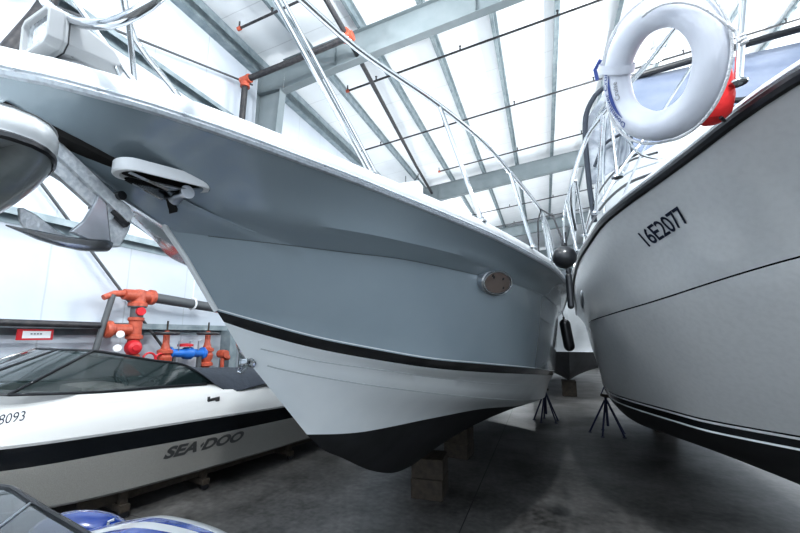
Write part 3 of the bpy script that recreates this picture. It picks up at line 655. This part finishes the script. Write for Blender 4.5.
MB().tube([(wr*math.cos(2.35)+ur*math.sin(2.35))*.33-nr*.01,(wr*math.cos(2.48)+ur*math.sin(2.48))*.345-nr*.02,(wr*math.cos(2.62)+ur*math.sin(2.62))*.325-nr*.02],.009,n=8).build('strap',M['navy_print'],lr)
# curved printed name: letters one by one along the left outer side
def ringpt(Rr,a,lift=.003):
    dd=wr*math.cos(a)+ur*math.sin(a); q=(Rr-.222)/(TR*1.15); hh=math.sqrt(max(.02,1-q*q))
    return dd*Rr-nr*(TR*.9*hh+lift)
def arc_text(st,Rr,a0,a1,size,m,name):
    """letters along the ring; tops point outwards"""
    v,f=glyphs(st,.008); x0=min(p[0] for p in v); x1=max(p[0] for p in v)
    out=[ringpt(Rr+(y-.35)*size,a0+(a1-a0)*(x-x0)/(x1-x0)) for x,y in v]
    MB().add(out,f,0,False).build(name,m,lr)
arc_text('DownRiver Cruise',.240,PI+.55,PI-.75,.038,M['navy_print'],'printed_name')
arc_text('Cruise',.190,PI+.02,PI-.42,.028,M['grey_print'],'small_print')
mb=MB(); A_=[];B_=[]
for i in range(16):
    a=PI+.42-1.0*i/15; w_=.008*math.sin(PI*i/15)+.001; A_.append(ringpt(.217-w_,a)); B_.append(ringpt(.217+w_,a))
mb.grid([A_,B_]).build('print_swoosh',M['navy_print'],lr)
# knot tying the line
mb=MB(); kc=(wr*math.cos(-.30)+ur*math.sin(-.30))*.322
for d_ in (0,.012,.024): mb.lathe([(0,-.006),(.012,-.005),(.014,0),(.012,.005),(0,.006)],kc-ur*d_,ur,n=10)
mb.build('knot',M['rope'],lr)

# red bag behind the ring
rbag=empty('red_throw_bag',(.80,2.06,3.03),0,'red fabric throw bag tied to the rail behind the life ring','bag')
prof=[(0,-.16),(.045,-.155),(.075,-.12),(.088,-.05),(.085,.04),(.07,.11),(.04,.15),(.02,.16),(.03,.185),(0,.19)]
MB().lathe(prof,(0,0,0),(.1,0,1),n=20).build('bag_body',M['red_bag'],rbag)
MB().tube([(0.0,-.05,-.165),(.02,-.03,-.175),(.03,.0,-.16)],.008,n=8).build('drawcord',M['rubber'],rbag)

# ============ bowrider runabout (left) on a timber cradle -- local axes: x = port, y = aft
def frame_obj(name,loc,yaw,label,cat):
    return empty(name,loc,-yaw,label,cat)
YS=math.radians(12.0)
bow=frame_obj('bowrider',(-4.83,5.23,0),YS,'bone white sport bowrider with black stripe and smoked windshield, beside the wall','boat')
s_deck=[(-4.5,0,1.16),(-4.35,.3,1.17),(-3.8,.68,1.20),(-2.9,.93,1.225),(-2.2,.985,1.195),(-1.1,1.01,1.17),(0,1.01,1.13),(.9,1.0,1.08),(2.4,.98,1.06)]
s_rail=[(-4.6,0,1.10),(-4.45,.36,1.07),(-3.8,.78,1.02),(-2.9,1.085,.965),(-2,1.14,.93),(-1.1,1.155,.905),(.1,1.155,.87),(2.4,1.12,.84)]
s_t=[(-4.6,0,1.06),(-4.44,.35,1.04),(-3.8,.765,.99),(-2.9,1.075,.94),(-2,1.13,.905),(-1.1,1.145,.88),(.1,1.145,.845),(2.4,1.11,.815)]
s_b=[(-4.45,0,.92),(-4.25,.33,.88),(-3.8,.66,.83),(-2.9,1.05,.76),(-2,1.10,.72),(-1.1,1.115,.685),(.2,1.115,.665),(2.4,1.09,.65)]
s_c=[(-4.1,0,.70),(-3.9,.3,.60),(-3.5,.62,.48),(-2.5,.98,.345),(-1.2,1.02,.285),(2.4,1.02,.27)]
s_c2=[(-4.08,0,.67),(-3.88,.28,.56),(-3.48,.59,.45),(-2.5,.93,.31),(-1.2,.97,.25),(2.4,.97,.235)]
s_k=[(-4.05,0,.64),(-3.5,0,.36),(-2.8,0,.20),(-2,0,.14),(2.4,0,.12)]
bhull,_=hull(bow,0,[s_deck,s_rail,s_t,s_b,s_c,s_c2,s_k],[0,0,1,2,0,2],N=60,sub=[4,1,2,4,1,2],bulge=[.02,0,0,.0,0,0],pw=1.2,mats=[M['seadeck'],M['black_gloss'],M['gelbeige']])
# deck: foredeck closed to the windshield, side decks aft
D=cr(s_deck,60,1.2); mb=MB()
def inner(p):
    if p.x<-2.9: return 0.
    return .86*min(1,(p.x+2.9)/.5)
co_z=lambda s: 1.36-.05*max(0,s+2.9) if s>-2.9 else 1.36-.10*(-2.9-s)
for sgn in (1,-1):
    rows=[]
    for u_ in [0,.15,.35,.6,.8,.93,1]:
        r_=[]
        for p in D:
            w=inner(p); zz=max(co_z(p.x),p.z+.04)
            b=p.y*(1-u_)+min(w,p.y)*u_
            r_.append((sgn*b,p.x,p.z+(zz-p.z)*math.sin(u_*PI/2)*(.4+.6*min(1,p.y/.6))))
        rows.append(r_)
    mb.grid(rows)
mb.build('deck',M['seadeck'],bow)
MB().box((0,2.35,.85),(1.9,.08,.45)).box((0,.2,.55),(1.7,4.2,.06)).box((0,1.9,.8),(1.7,.7,.45),bev=.06).build('cockpit_liner',M['seadeck'],bow)
for sx in (.45,-.45):
    st=MB().box((sx,-.7,.72),(.5,.5,.3),bev=.06).box((sx,-.45,1.05),(.5,.14,.55),bev=.06).build('seat',M['seat'],bow)
MB().box((-.45,-1.75,1.05),(.7,.5,.45),bev=.08).box((.45,-1.75,1.05),(.6,.5,.45),bev=.08).build('console',M['cream'],bow)
sw=MB(); cw=Vector((-.45,-1.42,1.28)); sw.tube([cw+Vector((.17*math.cos(a),-.06*math.sin(a),.16*math.sin(a))) for a in [2*PI*k/24 for k in range(24)]],.013,closed=True,n=8)
for a in (0,2.1,4.2): sw.tube([cw,cw+Vector((.17*math.cos(a),-.06*math.sin(a),.16*math.sin(a)))],.01,n=6)
sw.build('steering_wheel',M['rubber'],bow)
# windshield
wsb=[(.90,-1.0,1.275),(.905,-1.5,1.295),(.905,-2.1,1.31),(.89,-2.5,1.335),(.85,-2.88,1.365)]
wst=[(.885,-.92,1.30),(.79,-1.25,1.52),(.73,-1.62,1.60),(.68,-2.0,1.69),(.65,-2.2,1.73)]
front_b=[(.85,-2.88,1.365),(.6,-3.15,1.40),(.3,-3.28,1.42),(0,-3.32,1.425)]
front_t=[(.65,-2.2,1.73),(.45,-2.36,1.74),(.22,-2.44,1.745),(0,-2.47,1.745)]
for s in (1,-1):
    f=lambda P,n_=14: [Vector((s*p.x,p.y,p.z)) for p in cr(P,n_)]
    g=MB().grid([f(wsb),f(wst)]).build('side_glass',M['tint2'] if s==1 else M['tint'],bow)
    MB().grid([f(front_b),f(front_t)]).build('front_glass',M['tint'],bow)
    fr=MB(); fr.tube(f(wsb,20),.014,n=8); fr.tube(f(wst,20),.016,n=8); fr.tube([f(wsb)[-1],f(wst)[-1]],.015,n=8); fr.tube(f(front_b),.013,n=8); fr.tube(f(front_t),.014,n=8); fr.tube([f(front_b)[7],f(front_t)[7]],.013,n=8)
    fr.build('windshield_frame',M['rubber'],bow)
# small emblem on the side glass
mb=MB(); mb.box((.845,-1.62,1.385),(.006,.035,.012)); mb.box((.843,-1.62,1.37),(.006,.012,.03)); mb.build('glass_clip',M['white'],bow)
# navy canvas cover over the cockpit
rows=[]; rnd=random.Random(3)
for i,(y_,zt_,w_,ze_) in enumerate([(-1.62,1.60,.72,1.60),(-1.25,1.55,.79,1.53),(-1.05,1.50,.90,1.40),(-.80,1.43,1.0,1.13),(-.55,1.40,1.04,1.14),(-.3,1.375,1.03,1.19),(0,1.36,1.03,1.20),(.35,1.33,1.03,1.19),(.8,1.30,1.03,1.17),(1.5,1.26,1.03,1.14),(2.3,1.2,1.0,1.08)]):
    r_=[]
    for k in range(-10,11):
        u_=k/10; drop=abs(u_)**5; z_=zt_*(1-drop)+ze_*drop + (.010*math.sin(k*1.9+i*1.3) if i>2 and abs(k)<10 else 0)
        r_.append((w_*u_,y_,z_))
    rows.append(r_)
MB().grid(rows).build('cockpit_cover',M['canvas'],bow,solid=.008,sub=1)
mb=MB(); mb.box((1.075,-1.0,1.10),(.012,.16,.035),bev=.005,rot=Matrix.Rotation(.1,3,'X')); mb.box((1.08,-1.07,1.115),(.016,.03,.05),bev=.004); mb.box((1.08,-.95,1.09),(.016,.05,.045),bev=.004); mb.build('vent_badge',M['silver_print'],bow)
mb=MB(); mb.lathe([(0,.02),(.018,.02),(.03,.012),(.034,0),(0,0)],(1.085,.12,1.0),(1,0,.3),n=18); mb.build('fuel_cap',M['steel_dull'],bow)
def wl(p):   # world point -> bowrider space
    q=Matrix.Rotation(YS,3,'Z')@(Vector(p)-Vector((-4.83,5.23,0))); return q
decal('SEA DOO',[wl(p) for p in ((-4.109,3.474,.522),(-3.894,4.444,.511),(-3.852,4.50,.642),(-4.072,3.52,.655))],M['silver_print'],bow,bhull,bold=.045,spacing=1.0,off=.004,extra='diamond')
decal('8093',[wl(p) for p in ((-4.47,2.13,1.135),(-4.425,2.295,1.145),(-4.47,2.325,1.225),(-4.51,2.16,1.22))],M['ink'],bow,bhull,bold=.0,off=.004)

# cradle
cr_=frame_obj('timber_cradle',(-4.83,5.23,0),YS,'low timber boat cradle on casters under the bowrider','cradle')
for x_ in (.78,-.78): MB().box((x_,-.2,.185),(.09,4.0,.10),bev=.008).build('runner',M['wood'],cr_)
for y_ in (-1.85,-.95,.45,1.6):
    MB().box((0,y_,.10),(1.96,.09,.07),bev=.006).build('crossbeam',M['wood'],cr_)
    for x_ in (.9,-.9):
        MB().box((x_,y_,.17),(.07,.07,.16),bev=.005).build('post',M['wood'],cr_)
        MB().lathe([(0,-.02),(.045,-.02),(.05,0),(.045,.02),(0,.02)],(x_+.05,y_,.05),(1,0,0),n=16).build('caster',M['rubber'],cr_)

# ============ blocks under the grey boat
def blocks(x,y,label,n=2,top=.45,rz=0.):
    z=0; h=top/n
    for k in range(n):
        o=MB().box((0,0,0),(.38,.40,h-.006),bev=.012).build('timber_block',M['wood'])
        o.location=(x,y,z+h/2); o.rotation_euler=(0,0,rz+.03*k)
        tag(o,label.format(('lower','upper')[min(k,1)] if n==2 else ('bottom','middle','top')[k]),'block','timber blocks under the grey keel'); z+=h
blocks(-1.42,4.95,'{} dark timber block of the stack under the grey bow keel',2,.455,.05)
blocks(-1.40,6.6,'{} dark timber block of the second stack further back under the grey keel',2,.445,-.1)
blocks(2.15,9.6,'{} dark timber block beneath the pale right hull keel',2,.47)

# ============ jack stands
def stand(x,y,top,spread,label,pad=(0,0)):
    s=empty('jack_stand',(x,y,0),.3,label,'jack stand')
    hub=Vector((pad[0]*.3,pad[1]*.3,top*.88))
    for k in range(5):
        a=2*PI*k/5+.2; MB().tube([hub+Vector((.02*math.cos(a),.02*math.sin(a),-.02)),(spread*math.cos(a),spread*math.sin(a),.012)],.017,n=8).build('leg',M['stand_blue'],s)
    mb=MB(); 
    for k in range(5):
        a=2*PI*k/5+.2; mb.lathe([(0,0),(.035,0),(.035,.01),(0,.012)],(spread*math.cos(a),spread*math.sin(a),0),n=10)
    mb.build('foot_plate',M['stand_blue'],s)
    MB().tube([(0,0,.15),hub,(pad[0]*.3,pad[1]*.3,top-.05)],.024,n=10).build('post',M['stand_blue'],s)
    MB().box((pad[0]*.3,pad[1]*.3,top-.025),(.14,.14,.05),bev=.01,rot=Matrix.Rotation(-.15 if pad[0]<0 else .15,3,'Y')).build('pad',M['wood'],s)
stand(-.08,9.8,.72,.27,'dark blue jack stand propping the grey hull at the end of the gap')
stand(1.05,8.95,.74,.33,'dark blue jack stand propping the pale right hull, legs splayed')

# ============ far boats down the aisle
def farboat(name,xc,y0,L,beam,zk,label,cols,zs=2.9,zw=1.42):
    b=empty(name,(0,0,0),0,label,'boat')
    sh=[(y0-.9,0,zs),(y0-.5,beam*.35,zs-.02),(y0+.6,beam*.82,zs-.08),(y0+2,beam,zs-.15),(y0+L,beam*.95,zs-.3)]
    wl=[(y0,0,zw+.02),(y0+.5,beam*.3,zw),(y0+1.6,beam*.7,zw-.04),(y0+3,beam*.88,zw-.08),(y0+L,beam*.88,zw-.1)]
    wl2=[(y,b_,z-.03) for y,b_,z in wl]
    chn=[(y0+.35,0,1.0),(y0+.8,beam*.24,.98),(y0+2,beam*.62,.95),(y0+3.2,beam*.8,.9),(y0+L,beam*.82,.88)]
    kl=[(y0+.4,0,.9),(y0+.9,0,zk+.12),(y0+1.6,0,zk),(y0+4,0,zk-.02),(y0+L,0,zk-.02)]
    o,R_=hull(b,xc,[sh,wl,wl2,chn,kl],[0,1,2,2],N=30,sub=[4,1,2,2],mats=cols)
    S_=cr(sh,30,1.35); mb=MB()
    mb.grid([[(xc+s*p.y,p.x,p.z+.02) for p in S_] for s in (1,.5,0,-.5,-1)]); mb.build('deck',M['deck_white'],b)
    mb=MB(); mb.add(sec(y0+1.4,xc-beam*.55,xc+beam*.55,zs-.1,zs+.1,.1)+sec(y0+2.6,xc-beam*.65,xc+beam*.65,zs-.15,zs+.75,.15)+sec(y0+L-1.5,xc-beam*.65,xc+beam*.65,zs-.2,zs+.8,.15),
       [(0,1,2,3),(8,9,10,11)]+[(4*q+i,4*q+(i+1)%4,4*q+4+(i+1)%4,4*q+4+i) for q in range(2) for i in range(4)],0,False)
    mb.build('cabin',M['deck_white'],b,bev=.04)
    return b
farboat('motor_yacht',.60,12.0,8.5,1.6,.52,'white boat with black bottom paint, bow facing us down the gap',[M['white_gel'],M['lower_gel'],M['bottom_paint']],2.75,1.45)
blocks_far=MB().box((0,0,0),(.42,.5,.46),bev=.015).build('timber_block',M['wood']); blocks_far.location=(.62,14.0,.24); tag(blocks_far,'timber block under the far white boat at the end of the gap','block')
_b2=MB().box((0,0,0),(.5,.6,.46),bev=.015).build('timber_block',M['wood']); _b2.location=(3.4,26.5,.23); tag(_b2,'timber block under the distant small boat right of the aisle','block')
farboat('motor_boat',3.4,23.5,7,1.4,.5,'small white hulled boat far back right of the aisle',[M['white_gel'],M['lower_gel'],M['lower_gel']],2.4,1.0)
stand(1.9,14.6,.8,.3,'far dark jack stand beside the distant white boat')
# small blue-tipped mast light of a far boat between the rails

# unit heater hung near the wall behind the grey boat
uh=empty('unit_heater',(-5.28,16.,8.35),0,'white box heater hung under the roof beyond the grey deck','heater')
MB().box((0,0,0),(.85,.7,.62),bev=.02).build('cabinet',M['white'],uh)
MB().tube([(-.3,0,.3),(-.3,0,.75)],.015,n=6).tube([(.3,0,.3),(.3,0,.78)],.015,n=6).build('hanger',M['pipe_black'],uh)
MB().tube([(.1,-.1,.3),(.35,-.1,.7)],.02,n=6).build('flue',M['pipe_grey'],uh)

# ============ sprinkler riser and valves on the wall
pipe('drop_pipe',[(-6.5,.9,.02),(-6.5,1.3,1.4),(-6.52,2.35,5.0),(-6.55,2.8,6.4),(-6.57,3.3,8.3)],.10,M['pipe_black'],'thick dark slanting pipe on the wall behind the searchlight, top left corner')
vx=-6.6
vscale=(.85,1,1)
rs=empty('fire_riser',(vx,4.80,-.03),0,'tall orange-red fire sprinkler riser valve with grey outlet pipe and gauges','pipe valve')
mb=MB(); mb.lathe([(0,0),(.16,0),(.16,.03),(.11,.05),(.11,.9),(.15,.92),(.15,.96),(.11,.98),(.12,1.25),(.17,1.27),(.17,1.31),(.12,1.33),(.13,1.5),(.14,1.52),(.14,1.60),(.11,1.62),(.115,1.85),(.16,1.87),(.16,1.92),(.125,1.94),(.125,2.16),(.15,2.18),(.15,2.22),(.10,2.24)],(0,0,0),n=22); mb.build('riser_body',M['orange'],rs).scale=(.82,.82,1)
MB().lathe([(.10,2.22),(.102,2.42),(.14,2.44),(.14,2.40)],(0,0,0),n=20).build('grooved_coupling',M['pipe_grey'],rs)
MB().lathe([(0,-.06),(.07,-.06),(.08,0),(.07,.07),(0,.07)],(.08,-.0,2.33),(1,-.4,0),n=16).build('test_valve',M['red'],rs)
mb=MB(); mb.lathe([(0,2.42),(.15,2.42),(.15,2.47),(.115,2.5),(.11,2.62),(.09,2.7),(0,2.72)],(0,0,0),n=20); mb.lathe([(0,-.28),(.09,-.26),(.10,-.1),(.105,.18),(.135,.2),(.135,.26),(.1,.27)],(0,0,2.60),(0,1,-.02),n=18)
mb.tube([(0,-.2,2.62),(0,-.42,2.60),(0,-.58,2.52)],[.06,.05,.045],n=10); mb.build('tee',M['orange'],rs)
MB().tube([(0,.2,2.60),(.0,1.72,2.50)],.092,n=16).build('outlet_pipe',M['pipe_grey'],rs)
MB().lathe([(0,-.03),(.1,-.03),(.1,.04),(.05,.1),(0,.1)],(0,1.75,2.50),(0,1,-.04),n=14).build('end_cap',M['orange'],rs)
mb=MB(); mb.tube([(.0+.11*math.cos(a),1.12,2.545+.11*math.sin(a)) for a in [2*PI*k/20 for k in range(20)]],.018,closed=True,n=8); mb.tube([(0,1.12,2.65),(0,1.12,3.3)],.008,n=6); mb.build('pipe_hanger',M['white'],rs)
MB().tube([(.02,-.45,2.58),(-.0,-.56,1.9),(-.02,-.66,1.2)],.045,n=12).build('drain_pipe',M['pipe_grey'],rs)
mb=MB(); mb.lathe([(0,-.5),(.11,-.5),(.14,-.46),(.14,-.42),(.09,-.38),(.09,-.1),(0,-.1)],(0,0,2.02),(0,1,0),n=16); mb.build('side_branch',M['orange'],rs)
MB().lathe([(0,-.0),(.11,.0),(.13,.04),(.125,.10),(.10,.15),(.05,.17),(.05,.2),(0,.2)],(.0,-.02,1.72),(1,-.3,0),n=18).build('alarm_valve',M['red'],rs)
for y_,z_ in ((-.32,1.94),(-.34,1.72)):
    g=MB().lathe([(0,.0),(.055,0),(.06,.03),(.05,.04),(0,.036)],(.12,y_,z_),(.8,-.6,0),n=18).build('gauge',M['gauge'],rs)
    MB().tube([(0,y_+.1,z_-.02),(.11,y_,z_-.02)],.014,n=6).build('gauge_pipe',M['orange'],g)
mb=MB()
for y_,r_ in ((.28,.1),(.5,.08)): mb.tube([(.05+r_*.2*math.cos(a),y_+r_*math.cos(a),1.52+r_*math.sin(a)) for a in [2*PI*k/16 for k in range(16)]],.018,closed=True,n=8)
mb.build('hand_wheel',M['red'],rs)
pipe('supply_pipe',[(vx,-6,2.12),(vx,4.22,2.05)],.05,M['pipe_black'],'black horizontal supply pipe along the wall left of the fire riser')
def gatevalve(y,label):
    g=empty('gate_valve',(vx,y,0),0,label,'valve','orange gate valves with hand wheels')
    MB().lathe([(0,0),(.13,0),(.13,.04),(.09,.06),(.09,1.25),(.17,1.28),(.17,1.33),(.11,1.36),(.15,1.42),(.16,1.5),(.12,1.55),(.17,1.57),(.17,1.62),(.10,1.65),(.06,1.78),(.05,1.98),(0,1.98)],(0,0,0),n=20).build('valve_body',M['orange'],g).scale=(.8,.8,1)
    MB().tube([(0,-.045,1.62),(0,-.05,1.96)],.018,n=8).tube([(0,.045,1.62),(0,.05,1.96)],.018,n=8).build('yoke',M['orange'],g)
    mb=MB(); mb.tube([(.19*math.cos(a),.19*math.sin(a),1.93) for a in [2*PI*k/24 for k in range(24)]],.03,closed=True,n=8)
    for k in range(4): mb.tube([(0,0,1.93),(.19*math.cos(k*PI/2),.19*math.sin(k*PI/2),1.93)],.014,n=6)
    mb.build('hand_wheel',M['pipe_black'],g)
    MB().tube([(0,0,1.97),(0,0,2.16)],.016,n=8).build('stem',M['wood'],g)
gatevalve(5.42,'orange gate valve with black hand wheel, nearer the tall riser')
gatevalve(6.38,'orange gate valve with black hand wheel, nearer the grey boat stem')
bp=empty('backflow_preventer',(vx,5.9,0),0,'blue backflow pipe body between the two orange gate valves','pipe valve')
MB().lathe([(0,-.42),(.12,-.42),(.12,-.38),(.075,-.36),(.08,-.1),(.115,-.05),(.12,.08),(.08,.14),(.08,.34),(.12,.36),(.12,.4),(0,.4)],(0,0,1.55),(0,1,-.04),n=18).build('body',M['blue'],bp)
MB().tube([(0,-.3,.0),(0,-.3,1.5)],.05,n=10).tube([(0,.3,.0),(0,.3,1.5)],.05,n=10).build('support',M['pipe_grey'],bp)
MB().lathe([(0,.0),(.14,0),(.14,.04),(.05,.06),(0,.06)],(0,-.05,1.68),n=16).build('cover_plate',M['red'],bp)
mb=MB()
for y_ in (-.25,.0,.2): mb.tube([(.06,y_,1.6),(.06,y_,1.78),(.06,y_+.07,1.80)],.013,n=6)
mb.build('test_cock',M['steel_dull'],bp)
sv=empty('small_valve',(vx+.1,6.72,0),0,'cluster of small orange valve fittings beside the last gate valve','valve')
mb=MB(); mb.tube([(0,0,0),(0,0,1.55)],.04,n=10); mb.lathe([(0,-.1),(.08,-.1),(.09,0),(.08,.1),(0,.1)],(0,0,1.5),(1,0,0),n=12); mb.lathe([(0,-.06),(.06,-.06),(.06,.06),(0,.06)],(.0,.1,1.42),(0,1,0),n=12); mb.build('fitting',M['orange'],sv)
# white bare board channel beside valves
struct('trim_1', MB().box((-6.72,7.02,1.0),(.28,.05,2.0)).box((-6.60,7.12,1.0),(.02,.22,2.0)), M['galv_purlin'])
# red framed sign on the girt
sg=empty('wall_sign',(-6.74,3.47,1.905),0,'small white sign in a red frame fixed to the wall girt','sign')
MB().box((0,.0,0),(.03,.42,.15),bev=.006).build('frame',M['red'],sg)
MB().box((.017,.01,.0),(.006,.33,.10)).build('sign_face',M['white'],sg)
mb=MB()
for k in range(4): mb.box((.021,-.055+k*.036,.01),(.002,.024,.014))
mb.build('print',M['ink'],sg)
# red tag on the middle girt, seen under the grey bow
tg=MB().box((-6.78,5.72,3.62),(.02,.42,.14),bev=.01).build('red_tag',M['red']); tag(tg,'small red tag on the wall girt just left of the grey stem','tag')

# ============ bow tip of another boat, top left near the camera
nb=empty('dinghy',(-2.205,.37,2.222),math.radians(8),'dark grey boat bow tip with black rub rail poking in at left','boat')
rows=[];rows2=[]
Lh=2.1
prof_=[(1.0,.0),(1.0,-.012),(.985,-.04),(.95,-.08),(.86,-.13),(.68,-.175),(.42,-.205),(.0,-.22)]
def halfw(t): return .62*math.sqrt(max(0,1-(1-t)**2.2))*.62
def nbpt(t,f,zz,s): 
    x=1.075-Lh*t; w=halfw(t)*f; depth=min(1,(t*3.2)**.55); dx=-(1-f)*.16
    return (x+dx*(1-t), s*w, (.20-.06*(1-t)) + zz*depth*(1+t*.8))
ts=[(k/24)**1.7 for k in range(25)]
mb=MB()
for s in (1,-1): mb.grid([[nbpt(t,f,zz,s) for t in ts] for f,zz in prof_])
mb.build('hull',M['greengrey'],nb)
mb=MB()
for f0,z0,f1,z1,mi in ((1.0,-.016,1.02,-.010,0),(1.02,-.010,1.02,.0,0),(1.02,.0,1.0,.006,0),(1.0,.006,1.0,.012,1),(1.0,.012,1.015,.02,1),(1.015,.02,1.015,.05,1),(1.015,.05,.98,.07,1)):
    for s in (1,-1):
        A_=[];B_=[]
        for t in ts:
            p=nbpt(t,1,0,s); 
            A_.append((p[0]+(f0-1)*.35*(1-t),p[1]*f0,p[2]+z0)); B_.append((p[0]+(f1-1)*.35*(1-t),p[1]*f1,p[2]+z1))
        mb.grid([A_,B_],mi)
mb.build('rub_rail',[M['rubber'],M['white_gel']],nb)
mb=MB(); mb.grid([[(nbpt(t,1,0,1)[0],nbpt(t,1,0,1)[1]*u_,nbpt(t,1,0,1)[2]+.07+.03*(1-u_*u_)*min(1,t*6)) for t in ts] for u_ in (1,.6,.3,0,-.3,-.6,-1)]); mb.build('deck',M['white_gel'],nb)

# ============ blue and white runabout at the bottom left corner -- local x along its length
jb=empty('striped_runabout',(-2.16,1.28,-.04),math.radians(17),'blue and white striped runabout deck with black windshield, bottom left corner','boat')
def jd(u_,v_):   # deck: u along length -1.3..1, v across -1..1
    w=.40*math.sqrt(max(0,1-max(0,(u_-.0))**2.4)) if u_>0 else .40
    x=u_*1.02; z=.80+.31*math.sqrt(max(0,1-abs(v_)**2.2))*math.sqrt(max(0,1-max(0,u_)**3)) 
    z-=.30*max(0,.42-u_)**1.2
    return (x,v_*w,z)
mb=MB(); us=[-1.3+.1*k for k in range(13)]+[.0+k/20 for k in range(0,21)]; us=sorted(set(round(a,4) for a in us)); vs=[-1+.08*k for k in range(26)]
vs[-1]=1.
for j in range(len(vs)-1):
    vm=(vs[j]+vs[j+1])/2; mi=1 if (-.62<vm<-.40 or -.2<vm<.0 or .16<vm<.30 or vm>.70) else 0
    mb.grid([[jd(u_,vs[j]) for u_ in us],[jd(u_,vs[j+1]) for u_ in us]],mi)
mb.build('deck',[M['white_gel'],M['royal']],jb)
mb=MB()
for s in (1,-1): mb.grid([[jd(u_,s) for u_ in us],[(jd(u_,s)[0]*.96,jd(u_,s)[1]*.9,.55) for u_ in us],[(jd(u_,s)[0]*.9,0,.34) for u_ in us]])
mb.build('hull',M['white_gel'],jb)
# blue far quarter rising beyond the stripes
mb=MB(); rows=[]
for i in range(13):
    a=PI*i/12; rows.append([(-.08+.26*math.cos(a)*math.sin(b_),.27+.12*math.cos(b_),.93+.105*math.sin(a)*math.sin(b_)) for b_ in [PI*k/10 for k in range(11)]])
mb.grid(rows).build('cowl',M['royal'],jb)
# low raked windshield: dark glass below a black frame, white seat back behind it
def jl(p): return Matrix.Rotation(-math.radians(17),3,'Z')@(Vector(p)-Vector((-2.16,1.28,-.04)))
fr=[jl(p) for p in cr([(-2.70,1.30,1.135),(-2.60,1.33,1.135),(-2.42,1.33,1.10),(-2.26,1.33,1.068),(-1.98,1.33,1.015),(-1.80,1.32,.965)],16)]
nr_=[jl(p) for p in cr([(-2.75,.55,1.17),(-2.60,.55,1.17),(-2.35,.55,1.12),(-2.1,.55,1.07),(-1.85,.55,1.02),(-1.6,.55,.97)],16)]
md_=[p.lerp(q,.5)+Vector((.03,0,.035)) for p,q in zip(fr,nr_)]
MB().grid([fr,md_,nr_]).build('windshield',M['tint2'],jb)
MB().tube(fr,.016,n=8).tube(nr_,.014,n=8).tube([fr[0],md_[0],nr_[0]],.014,n=8).build('windshield_frame',M['rubber'],jb)
MB().tube([fr[5].lerp(nr_[9],.0),md_[9],nr_[12]],.008,n=6).build('windshield_seam',M['steel_dull'],jb)
MB().box(jl((-2.86,1.0,1.06)),(.26,.60,.20),bev=.07).build('seat_back',M['white'],jb)
MB().tube([(.16,.14,1.00),(.17,.14,1.05),(.19,.15,1.055)],.007,n=8).build('cleat',M['steel'],jb)

# timber stools carrying the runabout and the neighbouring boat (below the frame)
for (x,y,h,lab) in ((-2.16,1.28,.28,'timber block stack carrying the striped runabout, below the picture'),):
    o=MB().box((0,0,h/2),(.5,.5,h),bev=.01).build('timber_block',M['wood']); o.location=(x,y,0); tag(o,lab,'block')

# ------------------------------------------------------------------ world and view
w=bpy.data.worlds.new('world'); bpy.context.scene.world=w; w.use_nodes=True
w.node_tree.nodes['Background'].inputs[0].default_value=(.80,.90,1.,1); w.node_tree.nodes['Background'].inputs[1].default_value=2.1
vs_=bpy.context.scene.view_settings; vs_.view_transform='Standard'; vs_.look='None'; vs_.exposure=0.2; vs_.gamma=1.0
try: vs_.look='Medium High Contrast'
except Exception: pass
